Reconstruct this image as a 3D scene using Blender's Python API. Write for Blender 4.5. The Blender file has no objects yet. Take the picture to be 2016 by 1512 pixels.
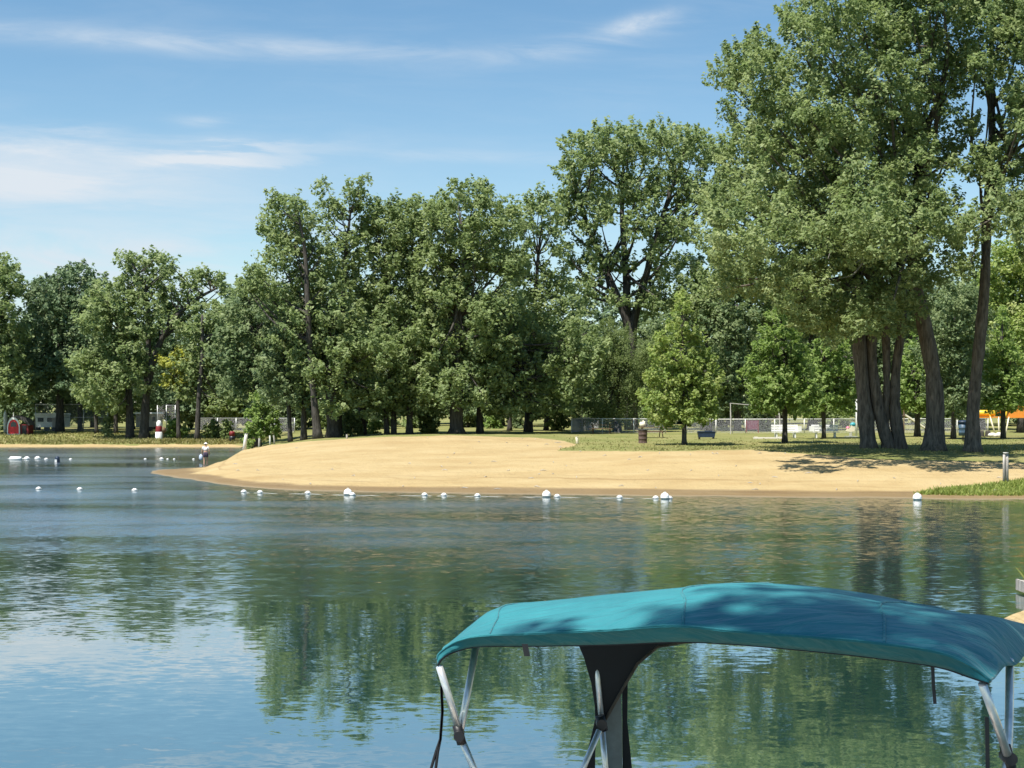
import bpy, math, random
import numpy as np
from mathutils import Vector

R = math.radians
F, CX, HY, H = 2800.0, 1008.0, 800.0, 3.8      # focal length in photo pixels, centre column, horizon row, eye height
scn = bpy.context.scene
C = scn.collection
rnd = random.Random(7)


def at(px, py, D):
    return ((px - CX) * D / F, D, H - (py - HY) * D / F)


# ------------------------------------------------------------------ object helpers
def link_mesh(name, V, Fc, mat=None, parent=None, smooth=False, tint=None, mats=None, midx=None):
    me = bpy.data.meshes.new(name)
    if isinstance(Fc, np.ndarray):
        V = np.asarray(V, dtype=np.float32)
        n, k = Fc.shape
        me.vertices.add(len(V)); me.vertices.foreach_set('co', V.ravel())
        me.loops.add(n * k); me.loops.foreach_set('vertex_index', Fc.astype(np.int32).ravel())
        me.polygons.add(n)
        me.polygons.foreach_set('loop_start', np.arange(0, n * k, k, dtype=np.int32))
        me.update(calc_edges=True)
    else:
        me.from_pydata([tuple(v) for v in V], [], [tuple(f) for f in Fc])
    if smooth:
        me.polygons.foreach_set('use_smooth', [True] * len(me.polygons))
    if tint is not None:
        a = me.attributes.new('tint', 'FLOAT', 'FACE'); a.data.foreach_set('value', np.asarray(tint, dtype=np.float32))
    if mat: me.materials.append(mat)
    if mats:
        for m in mats: me.materials.append(m)
        me.polygons.foreach_set('material_index', np.asarray(midx, dtype=np.int32))
    me.update()
    o = bpy.data.objects.new(name, me); C.objects.link(o)
    if parent: o.parent = parent
    return o


class MB:
    """collects boxes, tubes and lathes into one mesh"""
    def __init__(s): s.v = []; s.f = []

    def add(s, v, f):
        b = len(s.v); s.v += [tuple(p) for p in v]; s.f += [tuple(i + b for i in q) for q in f]; return s

    def box(s, c, d, rz=0.0, rx=0.0):
        cx, cy, cz = c; hx, hy, hz = d[0] / 2, d[1] / 2, d[2] / 2
        pts = []
        for x, y, z in ((-1,-1,-1),(1,-1,-1),(1,1,-1),(-1,1,-1),(-1,-1,1),(1,-1,1),(1,1,1),(-1,1,1)):
            p = Vector((x*hx, y*hy, z*hz))
            if rx: p = Vector((p.x, p.y*math.cos(rx)-p.z*math.sin(rx), p.y*math.sin(rx)+p.z*math.cos(rx)))
            if rz: p = Vector((p.x*math.cos(rz)-p.y*math.sin(rz), p.x*math.sin(rz)+p.y*math.cos(rz), p.z))
            pts.append((cx+p.x, cy+p.y, cz+p.z))
        return s.add(pts, [(0,3,2,1),(4,5,6,7),(0,1,5,4),(1,2,6,5),(2,3,7,6),(3,0,4,7)])

    def tube(s, pts, rad, n=8, cap=True):
        pts = [Vector(p) for p in pts]
        if not isinstance(rad, (list, tuple)): rad = [rad] * len(pts)
        V = []; Fc = []
        up = None
        for i, p in enumerate(pts):
            t = (pts[min(i+1, len(pts)-1)] - pts[max(i-1, 0)]).normalized()
            if up is None:
                up = Vector((0,1,0)) if abs(t.y) < .9 else Vector((1,0,0))
            a = t.cross(up).normalized(); b = a.cross(t).normalized(); up = b
            for k in range(n):
                w = 2*math.pi*k/n
                V.append(p + (a*math.cos(w) + b*math.sin(w))*rad[i])
        for i in range(len(pts)-1):
            for k in range(n):
                Fc.append((i*n+k, i*n+(k+1) % n, (i+1)*n+(k+1) % n, (i+1)*n+k))
        if cap:
            Fc.append(tuple(reversed(range(n)))); Fc.append(tuple(range((len(pts)-1)*n, len(pts)*n)))
        return s.add(V, Fc)

    def lathe(s, c, prof, n=16, sy=1.0):
        V = []; Fc = []
        for r, z in prof:
            for k in range(n):
                w = 2*math.pi*k/n
                V.append((c[0]+r*math.cos(w), c[1]+r*sy*math.sin(w), c[2]+z))
        for i in range(len(prof)-1):
            for k in range(n):
                Fc.append((i*n+k, i*n+(k+1) % n, (i+1)*n+(k+1) % n, (i+1)*n+k))
        Fc.append(tuple(reversed(range(n)))); Fc.append(tuple(range((len(prof)-1)*n, len(prof)*n)))
        return s.add(V, Fc)

    def ball(s, c, r, n=16, m=10, sx=1, sy=1, sz=1):
        prof = [(r*math.sin(math.pi*i/m)*1.0+1e-4, -r*math.cos(math.pi*i/m)*sz) for i in range(m+1)]
        V = []; Fc = []
        for rr, z in prof:
            for k in range(n):
                w = 2*math.pi*k/n
                V.append((c[0]+rr*sx*math.cos(w), c[1]+rr*sy*math.sin(w), c[2]+z))
        for i in range(m):
            for k in range(n):
                Fc.append((i*n+k, i*n+(k+1) % n, (i+1)*n+(k+1) % n, (i+1)*n+k))
        return s.add(V, Fc)

    def prism(s, poly, y0, y1):
        """poly in (x,z), extruded along y"""
        n = len(poly)
        V = [(x, y0, z) for x, z in poly] + [(x, y1, z) for x, z in poly]
        Fc = [tuple(range(n)), tuple(reversed(range(n, 2*n)))]
        for i in range(n):
            j = (i+1) % n
            Fc.append((i, i+n, j+n, j))
        return s.add(V, Fc)

    def build(s, name, mat, parent=None, smooth=False):
        o = link_mesh(name, s.v, s.f, mat, parent)
        import bmesh
        bm = bmesh.new(); bm.from_mesh(o.data); bmesh.ops.recalc_face_normals(bm, faces=bm.faces); bm.to_mesh(o.data); bm.free()
        if smooth:
            for p in o.data.polygons: p.use_smooth = len(p.vertices) == 4
        return o


def tag(o, label=None, cat=None, group=None, kind=None):
    if label: o['label'] = label
    if cat: o['category'] = cat
    if group: o['group'] = group
    if kind: o['kind'] = kind
    return o


def thing(name, loc, label, cat, group=None, rz=0.0):
    o = bpy.data.objects.new(name, None); C.objects.link(o)
    o.location = loc; o.rotation_euler = (0, 0, rz); o.empty_display_size = .2
    return tag(o, label, cat, group)


def dup(root, loc, label=None, rz=None, scale=None):
    r = root.copy(); C.objects.link(r); r.location = loc
    if rz is not None: r.rotation_euler = (0, 0, rz)
    if scale is not None: r.scale = scale
    if label: r['label'] = label
    for ch in list(root.children):
        c = ch.copy(); C.objects.link(c); c.parent = r
        for g in list(ch.children):
            d = g.copy(); C.objects.link(d); d.parent = c
    return r


# ------------------------------------------------------------------ materials
def nmat(name):
    m = bpy.data.materials.new(name); m.use_nodes = True
    nt = m.node_tree; b = nt.nodes['Principled BSDF']
    return m, nt, b


def N(nt, t, **k):
    n = nt.nodes.new(t)
    for a, v in k.items(): setattr(n, a, v)
    return n


def ramp(nt, stops, fac):
    n = nt.nodes.new('ShaderNodeValToRGB')
    e = n.color_ramp.elements
    while len(e) < len(stops): e.new(.5)
    for i, (p, c) in enumerate(stops):
        e[i].position = p; e[i].color = (*c, 1)
    nt.links.new(fac, n.inputs[0]); return n.outputs[0]


def noise(nt, vec, scale, detail=3, rough=.55, dist=0):
    n = nt.nodes.new('ShaderNodeTexNoise'); n.inputs['Scale'].default_value = scale
    n.inputs['Detail'].default_value = detail; n.inputs['Roughness'].default_value = rough; n.inputs['Distortion'].default_value = dist
    if vec is not None: nt.links.new(vec, n.inputs['Vector'])
    return n


def math_(nt, op, a, b=None, c=None, clamp=False):
    n = nt.nodes.new('ShaderNodeMath'); n.operation = op; n.use_clamp = clamp
    for i, v in enumerate((a, b, c)):
        if v is None: continue
        if isinstance(v, (int, float)): n.inputs[i].default_value = v
        else: nt.links.new(v, n.inputs[i])
    return n.outputs[0]


def mixc(nt, fac, a, b):
    n = nt.nodes.new('ShaderNodeMix'); n.data_type = 'RGBA'
    for i, v in ((0, fac), (6, a), (7, b)):
        if isinstance(v, (int, float)): n.inputs[i].default_value = v
        elif isinstance(v, tuple): n.inputs[i].default_value = (*v, 1)
        else: nt.links.new(v, n.inputs[i])
    return n.outputs[2]


def smooth_(nt, x, lo, hi, a=0., b=1.):
    n = nt.nodes.new('ShaderNodeMapRange'); n.interpolation_type = 'SMOOTHSTEP'
    nt.links.new(x, n.inputs[0])
    for i, v in enumerate((lo, hi, a, b)): n.inputs[i+1].default_value = v
    return n.outputs[0]


def objco(nt, scale=(1, 1, 1)):
    tc = nt.nodes.new('ShaderNodeTexCoord'); mp = nt.nodes.new('ShaderNodeMapping')
    mp.inputs['Scale'].default_value = scale; nt.links.new(tc.outputs['Object'], mp.inputs[0]); return mp.outputs[0]


def simple(name, col, rough=.6, metal=0., var=.18, scale=6., bump=.0, spec=.4):
    """painted/wood/metal surface: base colour with noise wear"""
    m, nt, b = nmat(name)
    v = objco(nt)
    n = noise(nt, v, scale, 4, .6)
    dark = tuple(c*(1-var) for c in col); lite = tuple(min(1, c*(1+var*.6)) for c in col)
    nt.links.new(ramp(nt, [(.3, dark), (.7, lite)], n.outputs[0]), b.inputs['Base Color'])
    b.inputs['Roughness'].default_value = rough; b.inputs['Metallic'].default_value = metal
    b.inputs['Specular IOR Level'].default_value = spec
    if bump:
        bn = nt.nodes.new('ShaderNodeBump'); bn.inputs['Strength'].default_value = bump; bn.inputs['Distance'].default_value = .02
        nt.links.new(n.outputs[0], bn.inputs['Height']); nt.links.new(bn.outputs[0], b.inputs['Normal'])
    return m


def leaf_mat(name, c0, c1, c2, trans=.3):
    m, nt, b = nmat(name)
    at_ = N(nt, 'ShaderNodeAttribute', attribute_name='tint')
    col = ramp(nt, [(.0, c0), (.5, c1), (1., c2)], at_.outputs['Fac'])
    nt.links.new(col, b.inputs['Base Color'])
    b.inputs['Roughness'].default_value = .6; b.inputs['Specular IOR Level'].default_value = .2
    t = N(nt, 'ShaderNodeBsdfTranslucent')
    hs = N(nt, 'ShaderNodeHueSaturation'); hs.inputs['Value'].default_value = 1.5; hs.inputs['Saturation'].default_value = 1.12
    nt.links.new(col, hs.inputs['Color']); nt.links.new(hs.outputs[0], t.inputs[0])
    mx = N(nt, 'ShaderNodeMixShader'); mx.inputs[0].default_value = trans
    nt.links.new(b.outputs[0], mx.inputs[1]); nt.links.new(t.outputs[0], mx.inputs[2])
    nt.links.new(mx.outputs[0], nt.nodes['Material Output'].inputs[0])
    return m


def bark_mat(name, c0, c1):
    m, nt, b = nmat(name)
    v = objco(nt, (5, 5, .9))
    n = noise(nt, v, 1.6, 6, .65, .4)
    nt.links.new(ramp(nt, [(.32, c0), (.68, c1)], n.outputs[0]), b.inputs['Base Color'])
    b.inputs['Roughness'].default_value = .9; b.inputs['Specular IOR Level'].default_value = .15
    bn = nt.nodes.new('ShaderNodeBump'); bn.inputs['Strength'].default_value = .9; bn.inputs['Distance'].default_value = .08
    nt.links.new(n.outputs[0], bn.inputs['Height']); nt.links.new(bn.outputs[0], b.inputs['Normal'])
    return m


M = {}
M['olive'] = leaf_mat('leaf_olive', (0.133, 0.188, 0.078), (0.222, 0.280, 0.116), (0.354, 0.401, 0.203), .42)
M['deep'] = leaf_mat('leaf_deep', (0.114, 0.171, 0.086), (0.187, 0.241, 0.113), (0.293, 0.341, 0.172), .4)
M['maple'] = leaf_mat('leaf_maple', (0.138, 0.217, 0.065), (0.232, 0.316, 0.095), (0.364, 0.433, 0.183), .45)
M['lime'] = leaf_mat('leaf_lime', (0.153, 0.226, 0.066), (0.268, 0.339, 0.104), (0.435, 0.469, 0.207), .45)
M['willow'] = leaf_mat('leaf_willow', (0.117, 0.163, 0.057), (0.169, 0.217, 0.081), (0.228, 0.274, 0.111), .4)
M['fir'] = leaf_mat('leaf_fir', (0.099, 0.160, 0.084), (0.160, 0.223, 0.114), (0.251, 0.298, 0.155), .25)
M['gold'] = leaf_mat('leaf_gold', (0.241, 0.270, 0.064), (0.398, 0.412, 0.106), (0.500, 0.500, 0.142), .42)
M['blade'] = leaf_mat('grass_blade', (.165, .175, .055), (.26, .245, .092), (.36, .31, .15), .3)
M['blade_green'] = leaf_mat('grass_blade_green', (.15, .21, .04), (.24, .29, .07), (.34, .36, .11), .3)
M['bark'] = bark_mat('bark_brown', (.030, .027, .023), (.110, .100, .088))
M['bark_grey'] = bark_mat('bark_grey', (.050, .043, .036), (.205, .175, .145))
M['white'] = simple('white_paint', (.80, .80, .78), .45, 0, .10)
M['offwhite'] = simple('weathered_white', (.66, .65, .60), .6, 0, .2)
M['metal_grey'] = simple('galvanised_steel', (.55, .56, .56), .45, .6, .2)
M['wire'] = simple('fence_wire', (.36, .36, .36), .5, .2, .1)
M['alu'] = simple('aluminium_tube', (.74, .73, .71), .30, .6, .2, 18)
M['black'] = simple('black_plastic', (.012, .012, .014), .45, 0, .2)
M['darkcloth'] = simple('dark_canvas', (.003, .006, .009), .8, 0, .3)
M['vinyl'] = simple('grey_screen_vinyl', (.16, .19, .19), .6, 0, .25, 9)
M['wood_grey'] = bark_mat('weathered_post_wood', (.27, .25, .22), (.52, .49, .45))
M['wood_brown'] = bark_mat('brown_plank_wood', (.10, .065, .04), (.24, .165, .105))
M['rust'] = simple('rusty_steel', (.115, .075, .060), .75, .2, .55, 7)
M['red'] = simple('red_paint', (.62, .030, .035), .5, 0, .2)
M['dark_red'] = simple('dark_red_paint', (.20, .018, .02), .5, 0, .25)
M['maroon'] = simple('maroon_panel', (.16, .035, .075), .6, 0, .3)
M['navy'] = simple('navy_plastic', (.014, .030, .060), .5, 0, .3)
M['bluegrey'] = simple('blue_grey_drum', (.045, .085, .13), .5, 0, .4)
M['roof'] = simple('dark_shingle', (.075, .068, .064), .85, 0, .3, 14)
M['yellow'] = simple('yellow_plastic', (.80, .55, .045), .4, 0, .08)
M['orange'] = simple('orange_plastic', (.75, .27, .035), .4, 0, .1)
M['cream'] = simple('cream_plastic', (.72, .66, .50), .5, 0, .1)
M['teal'] = simple('teal_plastic', (.05, .30, .34), .4, 0, .1)
M['pink'] = simple('pink_plastic', (.65, .20, .28), .4, 0, .1)
M['glass'] = simple('dark_window', (.05, .06, .07), .12, 0, .1)
M['concrete'] = simple('pale_concrete', (.62, .58, .50), .8, 0, .1)
M['beige'] = simple('beige_siding', (.42, .37, .31), .7, 0, .1)
M['skin'] = simple('skin', (.50, .30, .21), .55, 0, .1)
M['shirt'] = simple('white_cloth', (.80, .79, .78), .8, 0, .08)
M['plum'] = simple('plum_cloth', (.060, .045, .075), .8, 0, .3)
M['paleblue'] = simple('pale_blue_cloth', (.50, .58, .72), .7, 0, .1)
M['rope'] = simple('pale_rope', (.45, .45, .40), .8, 0, .2)

# canvas of the boat top
m, nt, b = nmat('teal_canvas')
v = objco(nt)
n1 = noise(nt, v, 2.2, 4, .6); n2 = noise(nt, v, 260., 2, .6)
c = ramp(nt, [(.3, (.014, .148, .172)), (.7, (.023, .200, .224))], n1.outputs[0])
nt.links.new(c, b.inputs['Base Color']); b.inputs['Roughness'].default_value = .72; b.inputs['Specular IOR Level'].default_value = .3
b.inputs['Sheen Weight'].default_value = .12
n3 = noise(nt, objco(nt, (1.4, 3.5, 3)), 2.4, 3, .5, .6)
hb = math_(nt, 'ADD', math_(nt, 'MULTIPLY', n3.outputs[0], .055), math_(nt, 'MULTIPLY', n2.outputs[0], .0006))
bn = N(nt, 'ShaderNodeBump'); bn.inputs['Strength'].default_value = .8; bn.inputs['Distance'].default_value = 1.
nt.links.new(hb, bn.inputs['Height']); nt.links.new(bn.outputs[0], b.inputs['Normal'])
M['canvas'] = m

# ground: sand and turf share one material, mixed by the 'sand' attribute with a ragged edge
m, nt, b = nmat('sand_and_turf')
v = objco(nt)
geo = N(nt, 'ShaderNodeNewGeometry'); sep = N(nt, 'ShaderNodeSeparateXYZ'); nt.links.new(geo.outputs['Position'], sep.inputs[0])
z = sep.outputs['Z']
sa = N(nt, 'ShaderNodeAttribute', attribute_name='sand')
ne = noise(nt, v, .9, 5, .65)
edge = math_(nt, 'ADD', sa.outputs['Fac'], math_(nt, 'MULTIPLY', math_(nt, 'SUBTRACT', ne.outputs[0], .5), .8))
smask = smooth_(nt, edge, .42, .58)
# sand
ns = noise(nt, objco(nt, (.25, .55, 1)), 1.0, 6, .6)
sand = ramp(nt, [(.25, (.335, .238, .112)), (.5, (.395, .298, .150)), (.75, (.440, .345, .188))], ns.outputs[0])
zz = math_(nt, 'ADD', z, math_(nt, 'MULTIPLY', math_(nt, 'SUBTRACT', noise(nt, objco(nt, (.05, .2, 1)), 1.2, 4).outputs[0], .5), .22))
cmb = N(nt, 'ShaderNodeCombineXYZ'); nt.links.new(math_(nt, 'MULTIPLY', sep.outputs['X'], .03), cmb.inputs[0]); nt.links.new(math_(nt, 'MULTIPLY', zz, 9.), cmb.inputs[2])
drift = noise(nt, cmb.outputs[0], 2.0, 3, .6)
dl = smooth_(nt, drift.outputs[0], .54, .66, 0, .6)
dl = math_(nt, 'MULTIPLY', dl, smooth_(nt, z, .9, .35))
sand = mixc(nt, dl, sand, (.235, .157, .07))
spot = noise(nt, v, 2.6, 3, .7)
sand = mixc(nt, smooth_(nt, spot.outputs[0], .63, .72, 0, .45), sand, (.18, .13, .07))
wet = math_(nt, 'MULTIPLY', smooth_(nt, zz, .23, .15), math_(nt, 'MULTIPLY', smooth_(nt, sep.outputs['Y'], 122., 110.), smooth_(nt, sep.outputs['Y'], 35., 48.)))
sand = mixc(nt, math_(nt, 'MULTIPLY', wet, .68), sand, (.13, .083, .042))
sand = mixc(nt, smooth_(nt, z, .045, .02, 0, .75), sand, (.25, .20, .125))
# turf
ng = noise(nt, objco(nt, (.22, .10, 1)), 1.4, 5, .6); ng2 = noise(nt, v, 9., 3, .7)
turf = ramp(nt, [(.28, (.128, .150, .044)), (.48, (.192, .198, .068)), (.70, (.275, .240, .104))],
            math_(nt, 'ADD', math_(nt, 'MULTIPLY', ng.outputs[0], .75), math_(nt, 'MULTIPLY', ng2.outputs[0], .25)))
base = mixc(nt, smask, turf, sand)
nt.links.new(base, b.inputs['Base Color'])
b.inputs['Specular IOR Level'].default_value = .12
nt.links.new(smooth_(nt, wet, 0, 1, .92, .55), b.inputs['Roughness'])
hn = noise(nt, v, 1.7, 5, .65); hn2 = noise(nt, v, 14, 3, .7)
bn = N(nt, 'ShaderNodeBump'); bn.inputs['Strength'].default_value = .8; bn.inputs['Distance'].default_value = .20
nt.links.new(math_(nt, 'ADD', hn.outputs[0], math_(nt, 'MULTIPLY', hn2.outputs[0], .3)), bn.inputs['Height'])
nt.links.new(bn.outputs[0], b.inputs['Normal'])
M['ground'] = m

# water: clear-green body under a rippled mirror; calm close in, wind-ruffled farther out
m, nt, b = nmat('lake_water')
geo = N(nt, 'ShaderNodeNewGeometry'); sep = N(nt, 'ShaderNodeSeparateXYZ'); nt.links.new(geo.outputs['Position'], sep.inputs[0])
Y = sep.outputs['Y']


def slopes(sx, sy, scale, detail):
    mp = N(nt, 'ShaderNodeMapping'); mp.inputs['Scale'].default_value = (sx, sy, 1); nt.links.new(geo.outputs['Position'], mp.inputs[0])
    n_ = noise(nt, mp.outputs[0], scale, detail, .6, .3)
    vs = N(nt, 'ShaderNodeVectorMath', operation='SUBTRACT'); nt.links.new(n_.outputs['Color'], vs.inputs[0]); vs.inputs[1].default_value = (.5, .5, .5)
    return vs.outputs[0]


def vscale(vv, s):
    n_ = N(nt, 'ShaderNodeVectorMath', operation='SCALE'); nt.links.new(vv, n_.inputs[0])
    if isinstance(s, float): n_.inputs['Scale'].default_value = s
    else: nt.links.new(s, n_.inputs['Scale'])
    return n_.outputs[0]


def vadd(a, c):
    n_ = N(nt, 'ShaderNodeVectorMath', operation='ADD'); nt.links.new(a, n_.inputs[0])
    if isinstance(c, tuple): n_.inputs[1].default_value = c
    else: nt.links.new(c, n_.inputs[1])
    return n_.outputs[0]


mp = N(nt, 'ShaderNodeMapping'); mp.inputs['Scale'].default_value = (.030, .085, 1); nt.links.new(geo.outputs['Position'], mp.inputs[0])
patch = noise(nt, mp.outputs[0], 1.0, 3, .55, .5)
mp2 = N(nt, 'ShaderNodeMapping'); mp2.inputs['Scale'].default_value = (.07, .22, 1); nt.links.new(geo.outputs['Position'], mp2.inputs[0])
patch2 = noise(nt, mp2.outputs[0], 1.0, 4, .62, .8)
Yw = math_(nt, 'ADD', Y, math_(nt, 'ADD', math_(nt, 'MULTIPLY', math_(nt, 'SUBTRACT', patch.outputs[0], .5), 13.), math_(nt, 'MULTIPLY', math_(nt, 'SUBTRACT', patch2.outputs[0], .5), 9.)))
far = math_(nt, 'MULTIPLY', smooth_(nt, Yw, 28., 43.), smooth_(nt, sep.outputs['X'], -4., 9., 1., .5))
near = math_(nt, 'MULTIPLY', smooth_(nt, Yw, 23.5, 30.), .20)
gust = math_(nt, 'MULTIPLY', math_(nt, 'EXPONENT', math_(nt, 'MULTIPLY', math_(nt, 'POWER', math_(nt, 'DIVIDE', math_(nt, 'SUBTRACT', Yw, 28.5), 2.2), 2.), -1.)), .22)
pm = math_(nt, 'MULTIPLY', smooth_(nt, patch.outputs[0], .32, .60, .42, 1.), smooth_(nt, patch2.outputs[0], .30, .62, .62, 1.))
breeze = math_(nt, 'ADD', math_(nt, 'MULTIPLY', far, pm), math_(nt, 'ADD', near, gust))
amp_f = math_(nt, 'ADD', .046, math_(nt, 'MULTIPLY', breeze, .46))
amp_s = math_(nt, 'ADD', .022, math_(nt, 'MULTIPLY', breeze, .095))
tot = vadd(vscale(slopes(1.5, 3.2, 2.4, 3), amp_f), vscale(slopes(.62, .85, 1.2, 3), amp_s))
mm = N(nt, 'ShaderNodeVectorMath', operation='MULTIPLY'); nt.links.new(tot, mm.inputs[0]); mm.inputs[1].default_value = (.55, 1., 0)
nv = vadd(mm.outputs[0], (0, 0, 1.))
nn = N(nt, 'ShaderNodeVectorMath', operation='NORMALIZE'); nt.links.new(nv, nn.inputs[0])
nt.nodes.remove(b)
df = N(nt, 'ShaderNodeBsdfDiffuse'); df.inputs['Color'].default_value = (.018, .060, .050, 1)
gl = N(nt, 'ShaderNodeBsdfGlossy'); gl.inputs['Color'].default_value = (.97, .98, .97, 1); nt.links.new(math_(nt, 'ADD', .025, math_(nt, 'MULTIPLY', breeze, .20)), gl.inputs['Roughness'])
nt.links.new(nn.outputs[0], gl.inputs['Normal'])
fr = N(nt, 'ShaderNodeFresnel'); fr.inputs['IOR'].default_value = 1.33; nt.links.new(nn.outputs[0], fr.inputs['Normal'])
mx = N(nt, 'ShaderNodeMixShader'); nt.links.new(math_(nt, 'POWER', fr.outputs[0], .31), mx.inputs[0])
nt.links.new(df.outputs[0], mx.inputs[1]); nt.links.new(gl.outputs[0], mx.inputs[2])
nt.links.new(mx.outputs[0], nt.nodes['Material Output'].inputs[0])
M['water'] = m

# ------------------------------------------------------------------ world, sun, camera
SUN = Vector((-.33, -.34, .88)).normalized()
w = bpy.data.worlds.new('World'); scn.world = w; w.use_nodes = True
nt = w.node_tree
bg = nt.nodes['Background']
sky = N(nt, 'ShaderNodeTexSky', sky_type='NISHITA'); sky.sun_disc = False
sky.sun_elevation = math.asin(SUN.z); sky.sun_rotation = math.atan2(SUN.x, SUN.y)
sky.altitude = 200; sky.air_density = 1.0; sky.dust_density = .25; sky.ozone_density = 2.2
tc = N(nt, 'ShaderNodeTexCoord'); sep = N(nt, 'ShaderNodeSeparateXYZ'); nt.links.new(tc.outputs['Generated'], sep.inputs[0])
hs = N(nt, 'ShaderNodeHueSaturation'); hs.inputs['Saturation'].default_value = 1.15; hs.inputs['Value'].default_value = 1.0
tn_ = N(nt, 'ShaderNodeMix', data_type='RGBA', blend_type='MULTIPLY'); tn_.inputs[0].default_value = 1; tn_.inputs[7].default_value = (1.02, 1.07, 1.0, 1)
nt.links.new(sky.outputs[0], tn_.inputs[6]); nt.links.new(tn_.outputs[2], hs.inputs['Color'])
ydiv = math_(nt, 'MAXIMUM', sep.outputs['Y'], .05)
tx = math_(nt, 'DIVIDE', sep.outputs['X'], ydiv)      # bearing, as a tangent
tz = math_(nt, 'DIVIDE', sep.outputs['Z'], ydiv)      # height, as a tangent


def gauss(x, c0, wd):
    d = math_(nt, 'DIVIDE', math_(nt, 'SUBTRACT', x, c0), wd)
    return math_(nt, 'EXPONENT', math_(nt, 'MULTIPLY', math_(nt, 'MULTIPLY', d, d), -1.))


def cirrus(sx, sz, seed, lo, hi, tilt=0.):
    cb = N(nt, 'ShaderNodeCombineXYZ')
    nt.links.new(math_(nt, 'MULTIPLY', tx, sx), cb.inputs[0])
    nt.links.new(math_(nt, 'MULTIPLY', math_(nt, 'ADD', tz, math_(nt, 'MULTIPLY', tx, tilt)), sz), cb.inputs[1])
    cb.inputs[2].default_value = seed
    n_ = noise(nt, cb.outputs[0], 1., 7, .62, .6)
    return smooth_(nt, n_.outputs[0], lo, hi)


def pt(px, py): return (px-CX)/F, (HY-py)/F


def band(px, py, wx, wy, k, tilt=0.):
    x0, z0 = pt(px, py)
    zz_ = math_(nt, 'ADD', tz, math_(nt, 'MULTIPLY', math_(nt, 'SUBTRACT', tx, x0), tilt))
    return math_(nt, 'MULTIPLY', math_(nt, 'MULTIPLY', gauss(tx, x0, wx/F), gauss(zz_, z0, wy/F)), k)


fine = cirrus(9, 60, 3., .30, .72, .04)
soft = cirrus(5, 26, 8., .34, .70)
rag = cirrus(6, 30, 11., .25, .75, .05)
tzr = math_(nt, 'ADD', tz, math_(nt, 'MULTIPLY', math_(nt, 'SUBTRACT', rag, .5), .016))


def slab(px, py, wx, wy, k, tilt=0.):
    x0, z0 = pt(px, py)
    d_ = math_(nt, 'DIVIDE', math_(nt, 'SUBTRACT', math_(nt, 'ADD', tzr, math_(nt, 'MULTIPLY', math_(nt, 'SUBTRACT', tx, x0), tilt)), z0), wy/F)
    d2 = math_(nt, 'MULTIPLY', d_, d_)
    return math_(nt, 'MULTIPLY', math_(nt, 'MULTIPLY', gauss(tx, x0, wx/F), math_(nt, 'EXPONENT', math_(nt, 'MULTIPLY', math_(nt, 'MULTIPLY', d2, d2), -1.))), k)


cov = math_(nt, 'MULTIPLY', math_(nt, 'ADD', slab(-60, 342, 470, 70, 1.15), slab(430, 305, 190, 17, .7)), math_(nt, 'ADD', .60, math_(nt, 'MULTIPLY', fine, .4)))
cov = math_(nt, 'ADD', cov, math_(nt, 'MULTIPLY', band(120, 65, 520, 24, .42, .075), math_(nt, 'ADD', .4, math_(nt, 'MULTIPLY', fine, .6))))
cov = math_(nt, 'ADD', cov, math_(nt, 'MULTIPLY', band(640, 95, 420, 20, .35, .03), fine))
cov = math_(nt, 'ADD', cov, math_(nt, 'MULTIPLY', band(1265, 42, 62, 17, .72, -.25), math_(nt, 'ADD', .35, math_(nt, 'MULTIPLY', cirrus(30, 60, 5., .3, .7), .7))))
cov = math_(nt, 'ADD', cov, math_(nt, 'MULTIPLY', band(1180, 78, 200, 22, .4, -.2), fine))
cov = math_(nt, 'ADD', cov, math_(nt, 'MULTIPLY', band(950, 310, 280, 12, .28, .02), fine))
cov = math_(nt, 'ADD', cov, math_(nt, 'MULTIPLY', band(150, 260, 90, 16, .5, 0), fine))
cov = math_(nt, 'ADD', cov, math_(nt, 'MULTIPLY', band(400, 240, 50, 12, .4, 0), fine))
cov = math_(nt, 'ADD', cov, math_(nt, 'MULTIPLY', band(200, 520, 700, 80, .85), soft))
cov = math_(nt, 'ADD', cov, math_(nt, 'MULTIPLY', math_(nt, 'MULTIPLY', soft, fine), .10))
cov = math_(nt, 'ADD', cov, math_(nt, 'MULTIPLY', gauss(tz, .03, .14), .26))
cov = math_(nt, 'MULTIPLY', cov, smooth_(nt, sep.outputs['Y'], .05, .3), clamp=True)
white = N(nt, 'ShaderNodeRGB'); white.outputs[0].default_value = (5.1, 5.6, 6.1, 1)
fin = mixc(nt, cov, hs.outputs[0], white.outputs[0])
nt.links.new(fin, bg.inputs['Color']); bg.inputs['Strength'].default_value = .080

sl = bpy.data.lights.new('sun', 'SUN'); sl.energy = 4.8; sl.angle = R(.53); sl.color = (1., .955, .88)
so = bpy.data.objects.new('sun', sl); C.objects.link(so); so.location = (0, 0, 60)
so.rotation_euler = SUN.to_track_quat('Z', 'Y').to_euler()

cam = bpy.data.cameras.new('camera'); cam.sensor_width = 36; cam.lens = F/2016*36
cam.shift_y = (HY-756)/2016; cam.clip_start = .1; cam.clip_end = 20000
co = bpy.data.objects.new('camera', cam); C.objects.link(co); co.location = (0, 0, H); co.rotation_euler = (R(90), 0, 0)
scn.camera = co
scn.view_settings.view_transform = 'Standard'; scn.view_settings.look = 'None'; scn.view_settings.exposure = 0.85; scn.view_settings.gamma = 1
cy = scn.cycles
cy.max_bounces = 10; cy.diffuse_bounces = 8; cy.glossy_bounces = 3; cy.transmission_bounces = 4; cy.transparent_max_bounces = 8
cy.sample_clamp_indirect = 6; cy.use_denoising = True; cy.caustics_reflective = False; cy.caustics_refractive = False

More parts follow.
